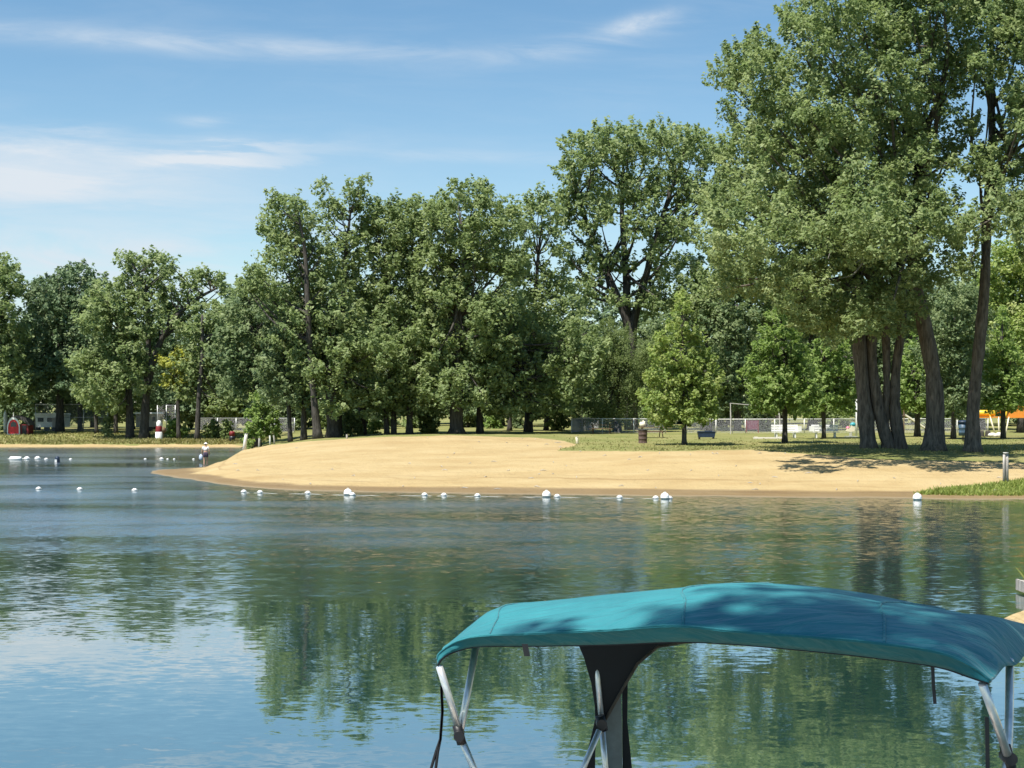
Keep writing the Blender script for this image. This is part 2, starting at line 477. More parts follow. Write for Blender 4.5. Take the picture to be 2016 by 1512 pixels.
# ------------------------------------------------------------------ terrain
PROF = {   # photo column : (distance, height) of eleven matching points from the near lake bed to the far field
 -900: [(45,-2),(70,-1.2),(73,-1.2),(82,-1),(95,-1),(105,-1),(118,-.8),(131.5,0),(134.5,.42),(152,1.0),(420,1.4)],
  200: [(45,-2),(70,-1.0),(73,-1.0),(82,-.6),(90,-.7),(100,-.9),(118,-.8),(131.5,0),(134.5,.42),(152,1.0),(420,1.4)],
  285: [(45,-2),(79,-.20),(81.5,-.02),(83,.0),(85,-.05),(92,-.4),(118,-.5),(131.5,0),(134.5,.42),(152,1.0),(420,1.4)],
  330: [(45,-2),(76.6,0),(79,.07),(82,.12),(85.5,.02),(90,-.25),(118,-.5),(131.5,0),(134.5,.42),(152,1.0),(420,1.4)],
  400: [(45,-2),(71.9,0),(74.5,.14),(79,.26),(86,.12),(90,-.12),(118,-.5),(131.5,0),(134.5,.42),(152,1.0),(420,1.4)],
  440: [(45,-2),(68.9,0),(71.8,.2),(78,.46),(90,.34),(95.5,-.03),(112,-.3),(131.5,0),(134.5,.42),(152,1.0),(420,1.4)],
  480: [(45,-2),(66.8,0),(69.8,.25),(77,.6),(98,.80),(112,.25),(120,-.12),(131.5,.02),(134.5,.42),(152,1.0),(420,1.4)],
  540: [(45,-2),(65.2,0),(68,.28),(78,.74),(96,1.2),(108,.9),(120,.65),(131.5,.6),(134.5,.7),(152,1.0),(420,1.4)],
  625: [(45,-2),(63.9,0),(66.7,.3),(78,.9),(94,1.52),(104,1.3),(118,1.2),(131.5,1.1),(134.5,1.1),(152,1.1),(420,1.4)],
  760: [(45,-2),(62.7,0),(65.5,.3),(78,1.0),(93,1.77),(104,1.55),(118,1.5),(131.5,1.4),(134.5,1.4),(152,1.3),(420,1.4)],
  900: [(45,-2),(62.0,0),(64.8,.3),(77,1.05),(93,1.9),(104,1.6),(118,1.55),(131.5,1.5),(134.5,1.5),(152,1.45),(420,1.5)],
 1060: [(45,-2),(61.2,0),(64.0,.3),(76,1.08),(91,1.68),(104,1.55),(118,1.52),(131.5,1.5),(134.5,1.5),(152,1.45),(420,1.5)],
 1130: [(45,-2),(60.9,0),(63.7,.3),(74,1.05),(87,1.5),(104,1.52),(118,1.52),(131.5,1.5),(134.5,1.5),(152,1.45),(420,1.5)],
 1300: [(45,-2),(60.2,0),(63.0,.3),(70,1.0),(75,1.45),(90,1.5),(118,1.5),(131.5,1.5),(134.5,1.5),(152,1.45),(420,1.5)],
 1480: [(45,-2),(59.5,0),(62.3,.3),(69,1.0),(75.5,1.48),(90,1.5),(118,1.5),(131.5,1.5),(134.5,1.5),(152,1.45),(420,1.5)],
 1700: [(45,-2),(58.9,0),(61.6,.28),(66,.85),(70,1.22),(76,1.5),(118,1.5),(131.5,1.5),(134.5,1.5),(152,1.45),(420,1.5)],
 1900: [(45,-2),(58.2,0),(60.8,.3),(64,.66),(69,1.18),(76,1.5),(118,1.5),(131.5,1.5),(134.5,1.5),(152,1.45),(420,1.5)],
 2900: [(45,-2),(57.0,0),(59.6,.4),(63,.85),(69,1.25),(76,1.5),(118,1.5),(131.5,1.5),(134.5,1.5),(152,1.45),(420,1.5)],
}
PX = sorted(PROF); PA = np.array([PROF[p] for p in PX])   # (cols, 11, 2)


def profile(px):
    px = min(max(px, PX[0]), PX[-1])
    i = min(max(np.searchsorted(PX, px)-1, 0), len(PX)-2)
    t = (px-PX[i])/(PX[i+1]-PX[i]); t = t*t*(3-2*t)*.35 + t*.65
    return PA[i]*(1-t) + PA[i+1]*t


def hnoise(x, y):
    return (np.sin(x*.9+1.3*np.sin(y*.37))*np.sin(y*.71+.9*np.sin(x*.41)) + .5*np.sin(x*2.3+y*1.1)*np.sin(y*1.9-x*.7))


def height(X, D):
    p = profile(CX + X/D*F)
    zz_ = float(np.interp(D, p[:, 0], p[:, 1]))
    return zz_ + .028*float(hnoise(X, D))


SANDP = [(150,1010),(285,925),(440,898),(480,882),(540,873),(625,866),(700,863),(760,858.5),(840,857),(900,854),(1000,856),(1060,862.5),
         (1110,868),(1137,876.5),(1112,882),(1094,887.5),(1300,888.5),(1480,885.5),(1560,892),(1650,898),(1700,904),(1900,908),(2016,912),(3000,930),(3000,1010)]
BANKP = [(1798,973.5),(1840,964),(1900,959),(1950,954),(2016,945),(3000,925),(3000,978),(1900,976)]


def inpoly(P, x, y):
    c_ = np.zeros(x.shape, bool); n_ = len(P)
    for i in range(n_):
        x0, y0 = P[i]; x1, y1 = P[(i+1) % n_]
        if y0 == y1: continue
        k = ((y0 > y) != (y1 > y)) & (x < (x1-x0)*(y-y0)/(y1-y0)+x0)
        c_ ^= k
    return c_


pxs = np.concatenate([np.arange(-900, 200, 25.), np.arange(200, 2060, 7.), np.arange(2060, 2901, 30.)])
Ds = np.concatenate([np.arange(45, 57, 2.), np.arange(57, 100, .42), np.arange(100, 137, .8), np.arange(137, 170, 3.), [180, 200, 230, 280, 350, 450, 700, 1200, 2500, 6000]])
nc, nd = len(pxs), len(Ds)
VX = np.zeros((nc, nd)); VZ = np.zeros((nc, nd)); VD = np.tile(Ds, (nc, 1))
for i, p in enumerate(pxs):
    pr = profile(p); VZ[i] = np.interp(Ds, pr[:, 0], pr[:, 1]); VX[i] = (p-CX)/F*Ds
VZ += .028*hnoise(VX, VD)*(VD < 170)
PYv = HY + (H-VZ)*F/VD
PXv = np.tile(pxs[:, None], (1, nd))
sand = inpoly(SANDP, PXv, PYv) & (VD < 101) & ~(inpoly(BANKP, PXv, PYv) & (VD < 66))
sand |= (VZ < .20)
sf = sand.astype(float)
for _ in range(2):
    q = np.pad(sf, 1, mode='edge'); sf = (q[:-2, 1:-1]+q[2:, 1:-1]+q[1:-1, :-2]+q[1:-1, 2:]+2*sf)/6
idx = np.arange(nc*nd).reshape(nc, nd)
quads = np.stack([idx[:-1, :-1], idx[1:, :-1], idx[1:, 1:], idx[:-1, 1:]], -1).reshape(-1, 4)
VV = np.stack([VX, VD, VZ], -1).reshape(-1, 3)
fs = sf.reshape(-1)[quads].mean(1)


def sub_terrain(name, sel):
    q = quads[sel]; u, inv = np.unique(q, return_inverse=True)
    o = link_mesh(name, VV[u], inv.reshape(-1, 4), M['ground'], smooth=True)
    a = o.data.attributes.new('sand', 'FLOAT', 'POINT'); a.data.foreach_set('value', sf.reshape(-1)[u].astype(np.float32))
    return tag(o, kind='structure')


tag(sub_terrain('beach', fs >= .5), 'pale sandy beach sloping down to the water')
tag(sub_terrain('ground', fs < .5), 'mown grass field behind the sand')
wv = [(-3000, -60, 0), (3000, -60, 0), (3000, 400, 0), (-3000, 400, 0)]
tag(link_mesh('water', wv, [(0, 1, 2, 3)], M['water']), 'calm green blue lake water with ripples', kind='structure')

# near bank at the right edge of the view
nx, ny = 60, 70
bx = np.linspace(7.6, 34, nx); by = np.linspace(-12, 31, ny)
BX, BY = np.meshgrid(bx, by, indexing='ij')
shore = np.interp(BY, [-12, 5, 18, 22, 24, 25.4, 26.4, 27.2, 29, 31], [14, 11.5, 9.8, 9.0, 8.75, 8.75, 9.6, 10.6, 11.2, 14])
d = BX-shore
BZ = np.where(d > 0, .42*(1-np.exp(-d*1.3))+.03*np.minimum(d, 12), d*.35) + .03*hnoise(BX*2, BY*2) - .02
bi = np.arange(nx*ny).reshape(nx, ny)
bq = np.stack([bi[:-1, :-1], bi[1:, :-1], bi[1:, 1:], bi[:-1, 1:]], -1).reshape(-1, 4)
o = link_mesh('bank', np.stack([BX, BY, BZ], -1).reshape(-1, 3), bq, M['ground'], smooth=True)
a = o.data.attributes.new('sand', 'FLOAT', 'POINT'); a.data.foreach_set('value', (d < 2.2).astype(np.float32).ravel())
tag(o, 'sandy bank at the right edge of the water', kind='structure')


# ------------------------------------------------------------------ foliage
def leaf_cloud(cent, outw, size, rng, up=.55, droop=.0, slim=.58):
    n_ = len(cent)
    nr = rng.normal(size=(n_, 3)); nr /= np.linalg.norm(nr, axis=1, keepdims=True)
    nrm = .75*nr + .5*outw + np.array([0, 0, up]); nrm /= np.linalg.norm(nrm, axis=1, keepdims=True)
    t = rng.normal(size=(n_, 3)) + np.array([0, 0, -droop]); t -= nrm*(t*nrm).sum(1, keepdims=True); t /= np.linalg.norm(t, axis=1, keepdims=True)+1e-9
    s = np.cross(nrm, t)
    L = (size*rng.uniform(.65, 1.3, n_))[:, None]; Wd = L*slim*.5
    fold = L*.10*rng.uniform(-1, 1, (n_, 1))
    p0 = cent - t*L*.5; p2 = cent + t*L*.5
    k = rng.uniform(-.08, .12, (n_, 1))*L
    p1 = cent + s*Wd + nrm*fold + t*k; p3 = cent - s*Wd + nrm*fold + t*k
    V = np.stack([p0, p1, p2, p3], 1).reshape(-1, 3)
    return V, np.arange(4*n_).reshape(-1, 4)


def crown_mesh(lobes, base, leaf, dens, rng, up=.55, droop=0., slim=.58, cl=.34, nclump=15, sprig=.55):
    """lobes: (x,y,z,r) in world; leaves gathered in clumps spread through each lobe"""
    cs = []; ow = []; tn = []
    for (x, y, zc, r) in lobes:
        n_ = int(dens*26*(r/leaf)**2)
        m_ = max(5, int(nclump*(.7+.6*rng.random())))
        dr = rng.normal(size=(m_, 3)); dr /= np.linalg.norm(dr, axis=1, keepdims=True)
        rad = rng.uniform(.25, 1., (m_, 1))**.55
        cc = np.array([x, y, zc]) + dr*rad*r*np.array([1, 1, .92])
        ct = rng.normal(.48, .17, m_)
        k = rng.integers(0, m_, n_)
        csz = (cl*r*rng.uniform(.55, 1.25, m_))[k][:, None]
        off = rng.normal(size=(n_, 3)); off /= np.linalg.norm(off, axis=1, keepdims=True)
        off = off*(rng.random((n_, 1))**.45)*csz*np.array([1.1, 1.1, .85])
        ax = .75*dr + np.array([0, 0, .75]) + .35*rng.normal(size=(m_, 3)); ax /= np.linalg.norm(ax, axis=1, keepdims=True)
        el = (rng.random(m_) < sprig)[k][:, None]
        uu = rng.random((n_, 1))
        off = np.where(el, off*(.72-.5*uu) + ax[k]*uu*csz*1.75, off)
        p = cc[k] + off
        if droop: p[:, 2] -= droop*np.abs(rng.normal(size=n_))*r*.3
        q = p - np.array([x, y, zc - .3*r]); q /= np.linalg.norm(q, axis=1, keepdims=True)+1e-9
        oo = off/(np.linalg.norm(off, axis=1, keepdims=True)+1e-9)
        cs.append(p); ow.append(.5*q+.6*oo); tn.append(np.clip(ct[k]+rng.normal(0, .12, n_), 0, 1))
    cs = np.concatenate(cs) - np.array(base); ow = np.concatenate(ow); tn = np.concatenate(tn)
    V, Fc = leaf_cloud(cs, ow, leaf, rng, up, droop, slim)
    return V, Fc, tn


def catmull(P, n_=5):
    P = [np.array(p, float) for p in P]
    if len(P) < 3: return [P[0]*(1-t)+P[-1]*t for t in np.linspace(0, 1, n_+1)]
    Q = [2*P[0]-P[1]] + P + [2*P[-1]-P[-2]]; out = []
    for i in range(1, len(Q)-2):
        for t in np.linspace(0, 1, n_, endpoint=False):
            a_, b_, c_, d_ = Q[i-1], Q[i], Q[i+1], Q[i+2]
            out.append(.5*((2*b_)+(-a_+c_)*t+(2*a_-5*b_+4*c_-d_)*t*t+(-a_+3*b_-3*c_+d_)*t**3))
    out.append(P[-1]); return out


def tree(label, D, stems, lobes, leaf='olive', size=None, dens=1., seed=1, depth=.8, layers=2, group=None, bark='bark',
         name='tree', cat='tree', up=.55, droop=0., slim=.58, cl=.44, nclump=16, limb=1., dead=(), fill=2, bias=0., lmin=.42, front=()):
    """stems: lists of (px,py,width px) from the ground up; lobes: (px,py,r px); all at distance D"""
    rng = np.random.default_rng(seed)
    size = (size or .0033*D + .03)*.80
    sc = D/F
    bxp = stems[0][0][0]; X0 = (bxp-CX)*sc; z0 = height(X0, D)
    base = np.array([X0, D, z0])
    root = thing(name, tuple(base), label, cat, group)
    ex = []
    for (lx, ly, lr) in lobes:
        for _ in range(fill):
            a_ = rng.uniform(0, 6.283)
            ex.append((lx+math.cos(a_)*lr*rng.uniform(.45, .95), ly+math.sin(a_)*lr*rng.uniform(.45, .9), lr*rng.uniform(.35, .62)))
    lobes = list(lobes)+ex
    ctrs = np.array([at(l[0], l[1], D) for l in lobes])
    rr = np.array([l[2]*sc for l in lobes])
    xc = (ctrs[:, 0]-rr).min()*.5 + (ctrs[:, 0]+rr).max()*.5; Wc = ((ctrs[:, 0]+rr).max()-(ctrs[:, 0]-rr).min())*.5
    out = []
    for (c0, r) in zip(ctrs, rr):
        for L in range(layers):
            e = math.sqrt(max(.08, 1-((c0[0]-xc)/Wc)**2))
            lo, hi = (-1, .15) if L == 0 else (-.1, 1)
            if layers == 1: lo, hi = -1, 1
            dy = rng.uniform(lo, hi)*depth*max(0, Wc*e-r*.4)
            dy -= bias
            k = (D+dy)/D
            out.append((c0[0]*k, D+dy, H+(c0[2]-H)*k, r*k))
    nlimb = len(out)
    for (lx, ly, lr, off) in front:
        k = (D-off)/D; p_ = at(lx, ly, D); out.append((p_[0]*k, D-off, H+(p_[2]-H)*k, lr*sc*k))
    V, Fc, tn = crown_mesh(out, base, size, dens, rng, up, droop, slim, cl, nclump)
    link_mesh('crown', V, Fc, M[leaf], root, tint=tn)
    allpts = []
    limbs = MB()
    for si, st in enumerate(stems):
        pts = []; rad = []
        for i, (px, py, wd) in enumerate(st):
            p = np.array(at(px, py, D))
            p[1] += 0 if i == 0 else rng.normal()*.12*i*.5
            if i == 0: p[2] = height(p[0], D) - .15
            pts.append(np.append(p, wd*sc*.5))
        cp = catmull(pts, 5)
        t_ = MB()
        rad = [max(.02, q[3]) for q in cp]
        rad[0] *= 1.18 if len(stems) > 2 else 1.4; rad[1] *= 1.0 if len(stems) > 2 else 1.08
        rad = [r_*(1+.06*rng.normal()) for r_ in rad]
        t_.tube([q[:3]-base for q in cp], rad, 10)
        tr = t_.build('trunk', M[bark], root, True)
        allpts += [(q, si) for q in cp[1:]]
    P = np.array([q[:3] for q, _ in allpts]); PR = np.array([q[3] for q, _ in allpts])
    if limb > 0:
        for (x, y, zc, r) in out[:nlimb]:
            if rng.random() > .5*limb: continue
            tgt = np.array([x, y, zc])
            horiz = np.linalg.norm(P[:, :2]-tgt[:2], axis=1)
            want = zc - horiz*.75 - r*.2
            k = int(np.argmin(np.abs(P[:, 2]-np.where(want > z0+lmin*(P[:, 2].max()-z0), want, z0+(lmin+.35*rng.random())*(P[:, 2].max()-z0))) + .15*horiz))
            s_ = P[k]; d_ = tgt-s_; Ld = np.linalg.norm(d_)
            if Ld < .8: continue
            mid = s_ + d_*.5 + np.array([rng.normal()*.06*Ld, rng.normal()*.06*Ld, -.10*Ld*rng.random()])
            end = tgt + np.array([rng.normal()*.3*r, rng.normal()*.3*r, .35*r])
            path = catmull([s_, mid, end], 4)
            r0 = min(PR[k]*.6, .022*Ld+.03)
            limbs.tube([q-base for q in path], [max(.012, r0*(1-.85*i/(len(path)-1))) for i in range(len(path))], 6, False)
            for _ in range(2):
                j = rng.integers(3, len(path)-1); a0 = path[j]
                e2 = a0 + rng.normal(size=3)*r*.35 + np.array([0, 0, .2*r])
                limbs.tube([a0-base, (a0+e2)*.5-base+rng.normal(size=3)*.05*r, e2-base], [r0*.35, r0*.22, .012], 5, False)
        if len(limbs.v) > 230: limbs.build('branches', M[bark], root, True)
    if dead:
        db = MB()
        for line in dead:
            pp = [np.array(at(px, py, D-Wc*.9*depth)) for px, py in line]
            db.tube([p-base for p in catmull(pp, 3)], list(np.linspace(.055, .014, len(catmull(pp, 3)))), 5, False)
        tag(db.build('dead_branch', M['wood_grey'], root, True), 'bare pale dead branches showing in the crown')
    return root


def box_lobes(x0, x1, y0, y1, r, n_, seed):
    g = random.Random(seed); L = []
    for _ in range(n_):
        L.append((g.uniform(x0+r*.6, x1-r*.6), g.uniform(y0+r*.6, y1-r*.6), r*g.uniform(.75, 1.2)))
    return L


def ring_cone(x, y0, y1, wd, seed, low=.8, levels=8, jit=.12):
    g_ = random.Random(seed); L = [(x, y0+6, wd*.045), (x+g_.uniform(-2, 2), y0+(y1-y0)*.07, wd*.075)]
    for i in range(levels):
        t = (i+1.2)/levels
        prof = min(1., t/low)**.85 if t < low else 1-.45*((t-low)/(1.25-low))
        hw = wd*.5*prof; r = max(wd*.075, hw*.34)
        y = y0+(y1-y0)*min(.95, t*.96)
        k = 3 if hw < wd*.25 else 5
        for j in range(k):
            u = -1+2*(j+.5)/k+g_.uniform(-jit, jit)
            L.append((x+u*(hw-r*.45), y+abs(u)*hw*.14+g_.uniform(-.05, .05)*wd, r*g_.uniform(.8, 1.15)))
    return L


def cone_lobes(x, wd, y0, y1, n_, seed, rmin=.16, p=1.):
    g = random.Random(seed); L = []
    for i in range(n_):
        t = (i+.5)/n_
        w2 = wd*.5*(t**p); r = max(wd*rmin, w2*.55)
        L.append((x+g.uniform(-1, 1)*max(0, w2-r*.6), y0+(y1-y0)*t, r))
    return L


# ---- the three big riverside trees on the right
tree('huge four stemmed tree on the beach edge, trunks rising close together in a clump', 77,
     [[(1711, 884, 34), (1700, 780, 29), (1690, 660, 25), (1688, 540, 21), (1660, 400, 14), (1610, 240, 7)],
      [(1753, 891, 25), (1729, 805, 23), (1716, 690, 21), (1716, 560, 22), (1690, 420, 16), (1650, 260, 8)],
      [(1773, 892, 26), (1762, 800, 23), (1766, 720, 19), (1776, 620, 18), (1770, 480, 12)],
      [(1742, 872, 15), (1745, 780, 13), (1746, 700, 16), (1738, 600, 16), (1720, 480, 12)]],
     [(1425,150,34),(1460,120,38),(1500,105,40),(1545,135,36),(1495,165,46),(1475,240,56),(1540,210,54),(1440,315,48),(1500,330,64),(1560,290,64),(1420,400,48),
      (1490,420,64),(1560,410,64),(1630,390,64),(1405,470,38),(1450,505,50),(1530,510,62),(1600,500,62),(1660,490,58),(1560,575,48),(1625,590,52),
      (1680,590,46),(1700,470,58),(1640,320,60),(1700,640,34),(1600,630,34),(1745,640,34),(1480,560,34),(1640,650,30),(1420,560,34),(1585,625,36),(1670,620,40),(1720,600,42),(1790,620,36)],
     'olive', dens=.94, size=.265, seed=11, depth=1.05, bark='bark_grey', bias=2.5, lmin=.5, cl=.44, nclump=18, limb=.6,
     front=[(1400,415,50,11),(1440,445,54,13),(1500,465,54,14),(1540,415,58,12),(1590,485,50,13),(1640,445,58,12),(1470,385,54,10)],
     dead=[[(1662,420),(1655,455),(1640,480),(1630,510)],[(1655,455),(1645,445),(1640,440)],[(1705,500),(1690,515),(1675,520)],[(1700,515),(1680,540),(1655,548)]])
tree('tall tree with a thick curved trunk leaning back on itself, right of the clump', 75.5,
     [[(1838, 890, 46), (1842, 800, 36), (1835, 720, 33), (1815, 620, 30), (1797, 540, 27), (1800, 450, 25), (1808, 340, 20), (1780, 200, 14), (1740, 60, 8)]],
     [(1575,15,40),(1600,70,50),(1565,60,26),(1640,140,60),(1700,60,66),(1680,240,66),(1620,240,58),(1740,170,66),(1780,90,66),(1800,20,66),(1700,340,64),(1770,290,66),
      (1830,210,60),(1750,400,60),(1815,330,54),(1860,110,60),(1850,430,42),(1780,480,48),(1720,540,44),(1820,540,40),(1760,590,34),(1650,10,50),(1720,-50,70),
      (1800,-80,70),(1870,-20,60),(1640,-60,50),(1740,-140,60),(1840,-160,60),(1860,300,34)],
     'olive', front=[(1680,465,56,11),(1730,425,58,13),(1790,445,58,12),(1760,485,50,13),(1840,445,54,12),(1700,395,58,10)], dens=.94, size=.265, seed=12, depth=1.15, bias=4., lmin=.45, cl=.44, nclump=18, limb=.6, bark='bark_grey')
tree('slender tall tree with a straight bare trunk, rightmost trunk on the beach edge', 74.5,
     [[(1915, 894, 34), (1917, 800, 25), (1926, 690, 24), (1938, 560, 22), (1948, 420, 19), (1949, 280, 15), (1954, 120, 11), (1960, -40, 7)]],
     [(1925,50,54),(1985,20,54),(1900,-10,52),(2010,110,50),(1935,150,46),(2020,240,48),(1990,320,54),(2030,400,50),(1985,420,40),(1905,460,34),(1925,330,30),
      (2090,200,80),(2090,340,80),(2060,50,80),(2000,-80,70),(1930,-110,60),(2070,460,60),(1890,510,34),(2010,190,34),(1905,250,26),(2160,120,80)],
     'olive', front=[(1870,415,54,11),(1920,455,50,12),(1990,425,58,12),(2060,445,58,12),(2110,385,70,11)], dens=.94, size=.265, seed=13, depth=1.15, bias=4., lmin=.45, cl=.44, nclump=18, limb=.6, bark='bark_grey')

# ---- young maples on the lawn
tree('lime green young tree with a rounded cone crown, alone on lawn behind rusty barrel', 85,
     [[(1347, 876, 10), (1347, 800, 8), (1345, 700, 6), (1342, 610, 3)]],
     ring_cone(1343, 572, 826, 178, 1),
     'lime', size=.27, dens=1.05, seed=21, depth=.85, fill=1, cl=.36, limb=.6, group='young trees on the lawn')
tree('bright green young tree shading the left one of two white benches', 89,
     [[(1545, 872, 11), (1545, 790, 9), (1542, 690, 7), (1535, 600, 4)]],
     ring_cone(1537, 560, 806, 168, 2, .85),
     'maple', size=.28, dens=1.0, seed=22, depth=.85, fill=1, cl=.36, limb=.6, group='young trees on the lawn')
tree('bright green young tree in front of the right one of two white benches', 101,
     [[(1622, 861, 9), (1622, 790, 8), (1624, 700, 6), (1630, 640, 3)]],
     ring_cone(1632, 590, 804, 136, 3, .85),
     'maple', size=.31, dens=1.0, seed=23, depth=.85, fill=1, cl=.36, limb=.6, group='young trees on the lawn')
tree('young green tree between the multi stemmed clump and the curved trunk', 108,
     [[(1806, 842, 13), (1806, 780, 10), (1805, 690, 7), (1808, 620, 3)]],
     ring_cone(1806, 600, 812, 108, 5, .8),
     'maple', size=.33, seed=24, depth=.85, fill=1, limb=.6, group='young trees on the lawn')
tree('green tree with a dark thin trunk just behind the straight bare trunk', 99,
     [[(1877, 853, 10), (1877, 790, 9), (1876, 690, 7), (1880, 600, 3)]],
     [(1880,590,38),(1860,630,42),(1900,650,40),(1850,690,42),(1890,710,46),(1865,760,44),(1905,765,36),(1880,800,26)],
     'deep', size=.31, seed=25, depth=.85, limb=.6, group='young trees on the lawn')
tree('young green tree in front of the yellow and orange playground at right', 101,
     [[(1975, 850, 10), (1974, 790, 9), (1972, 700, 7), (1975, 620, 3)]],
     ring_cone(1975, 600, 806, 120, 4, .85),
     'maple', size=.31, seed=26, depth=.85, fill=1, limb=.6, group='young trees on the lawn')
tree('pale yellow green tree rising at the right edge behind the straight trunk', 124,
     [[(2010, 836, 14), (2010, 700, 10), (2008, 560, 4)]],
     [(1985,510,40),(2025,500,45),(1970,560,44),(2015,570,50),(1975,620,44),(2030,630,46),(2060,560,50),(2060,680,60),(2000,680,50)],
     'lime', seed=27, depth=.85, limb=.5)
for i, (x, w_) in enumerate(((1328, 5), (1336, 5))):
    pass

# ---- big fan-shaped tree behind, and the trees round it
tree('largest tree at centre, a fan of dark limbs showing sky gaps', 139,
     [[(1243, 842, 26), (1241, 740, 22), (1240, 650, 20), (1205, 560, 14), (1160, 450, 10), (1125, 340, 5)],
      [(1246, 842, 20), (1243, 720, 20), (1246, 640, 18), (1268, 560, 14), (1300, 440, 10), (1340, 320, 5)],
      [(1240, 842, 20), (1240, 720, 20), (1236, 640, 18), (1232, 540, 13), (1225, 420, 9), (1228, 300, 4)]],
     [(1135,290,34),(1118,335,28),(1165,300,36),(1200,285,38),(1240,295,42),(1285,280,40),(1330,285,40),(1375,295,38),(1405,315,28),(1150,370,42),(1205,370,44),
      (1265,370,46),(1320,370,46),(1370,370,40),(1410,385,34),(1125,430,34),(1170,440,34),(1250,450,34),(1300,450,36),(1350,450,32),(1140,500,34),(1190,520,28),
      (1320,530,34),(1290,500,26),(1230,520,22),(1150,570,36),(1310,590,34),(1215,590,22),(1110,400,22),(1275,590,30),(1360,520,24)],
     'olive', dens=.85, seed=31, depth=.75, limb=1.0)
tree('drooping willow like tree with fine foliage beside the fence corner', 128,
     [[(1215, 846, 14), (1215, 760, 12), (1212, 680, 6)]],
     [(1205,660,28),(1185,690,38),(1235,690,40),(1170,730,36),(1215,735,44),(1260,725,36),(1180,775,40),(1230,785,44),(1270,770,32),(1165,810,26),(1215,815,30),(1280,690,26)],
     'willow', size=.26, dens=1.0, seed=32, depth=.8, droop=.7, slim=.36, limb=.4)
tree('dark green tree standing in the gap between two bright young trees', 132,
     [[(1452, 845, 14), (1452, 740, 11), (1450, 600, 5)]],
     [(1450,600,34),(1425,650,40),(1470,650,38),(1430,710,42),(1465,720,44),(1435,780,42),(1475,780,40),(1410,600,36),(1400,790,34)],
     'deep', seed=33, depth=.85, limb=.5)
tree('broad leafy tree filling the space left of the huge clump, behind it', 136,
     [[(1390, 845, 18), (1390, 720, 15), (1395, 560, 8)]],
     [(1395,560,40),(1370,600,40),(1430,540,46),(1480,560,46),(1410,620,44),(1500,610,44),(1540,570,46),(1540,620,44)],
     'olive', seed=34, depth=.85)
tree('mid green tree whose crown shows behind the white bench trees', 140,
     [[(1600, 842, 18), (1600, 720, 15), (1600, 560, 8)]],
     [(1590,580,50),(1640,600,50),(1570,640,50),(1620,660,50),(1680,640,50),(1700,700,50),(1590,720,50),(1650,740,50),(1560,760,44),(1730,740,44)],
     'deep', seed=35, depth=.85, layers=1)
tree('shaded tree behind the clump of trunks, dark between the stems', 138,
     [[(1740, 842, 18), (1740, 720, 15), (1745, 560, 8)]],
     [(1745,560,52),(1790,560,50),(1720,640,54),(1790,640,52),(1850,590,50),(1850,660,50),(1730,720,54),(1800,730,54),(1860,740,50),(1700,780,44),(1770,790,44)],
     'deep', seed=36, depth=.85, layers=1)
tree('shaded tree behind the straight trunk and the playground', 142,
     [[(1930, 842, 18), (1930, 720, 15), (1935, 560, 8)]],
     [(1930,560,46),(1900,620,50),(1960,640,50),(2010,660,54),(1910,700,52),(1970,720,54),(2030,740,54),(1920,770,44),(1990,780,44),(2060,660,60)],
     'deep', seed=37, depth=.85, layers=1)

# ---- the wood behind the beach, centre
tree('tall tree with a long dark bare trunk at the left end of the wood', 112,
     [[(626, 868, 18), (618, 780, 14), (610, 690, 12), (606, 600, 10), (600, 500, 7), (590, 430, 4)]],
     [(540,395,20),(555,415,28),(585,405,22),(530,440,26),(565,455,38),(605,440,30),(545,500,38),(590,500,42),(635,510,38),(520,540,32),(560,560,44),(615,570,40),
      (495,555,26),(480,570,22),(540,600,36),(590,620,38),(650,560,30),(570,660,34)],
     'olive', dens=.8, seed=41, depth=.7, bias=-2.5, fill=1)
tree('thin airy tree poking highest above the left part of the wood', 119,
     [[(664, 866, 16), (668, 740, 13), (675, 620, 11), (681, 500, 8), (690, 420, 4)]],
     [(632,372,18),(645,400,22),(665,415,20),(700,372,22),(718,362,16),(690,400,24),(640,440,22),(660,470,22),(715,395,20),(685,470,20),(700,520,26),(655,530,30),(690,570,34),(725,445,18)],
     'olive', dens=.62, seed=42, depth=.8, limb=1.4, fill=1)
tree('leafy tree with a stout trunk, low boughs lit at left of the wood', 114,
     [[(655, 866, 24), (652, 780, 20), (652, 700, 16), (660, 610, 8)]],
     [(620,620,44),(670,620,46),(600,670,40),(650,680,48),(700,670,44),(640,740,44),(690,740,48),(740,700,42),(670,790,34),(720,790,36),(610,740,30),(590,720,26)],
     'olive', seed=43, depth=.8)
tree('bushy tree with a dark trunk and a humped crown, left of the wood centre', 121,
     [[(713, 862, 16), (715, 760, 14), (735, 640, 12), (770, 500, 7)]],
     [(722,440,28),(752,430,32),(790,425,32),(825,415,30),(715,490,36),(760,490,44),(810,480,44),(735,550,46),(790,550,50),(840,530,42),(720,610,40),(770,620,48),(830,610,48),(760,690,44),(800,700,44)],
     'olive', seed=44, depth=.8)
tree('big tree with the thickest trunk in the wood, standing on the crest of the sand', 117,
     [[(899, 853, 29), (898, 780, 24), (900, 690, 21), (905, 580, 16), (920, 470, 8)]],
     [(868,420,28),(900,395,32),(935,385,32),(965,400,30),(860,470,38),(905,455,44),(955,460,44),(1000,440,34),(850,540,44),(905,540,50),(960,540,50),(1010,510,42),
      (865,610,46),(920,620,50),(975,620,50),(850,680,44),(905,700,48),(960,690,48),(870,760,40),(920,770,40)],
     'olive', seed=45, depth=.8)
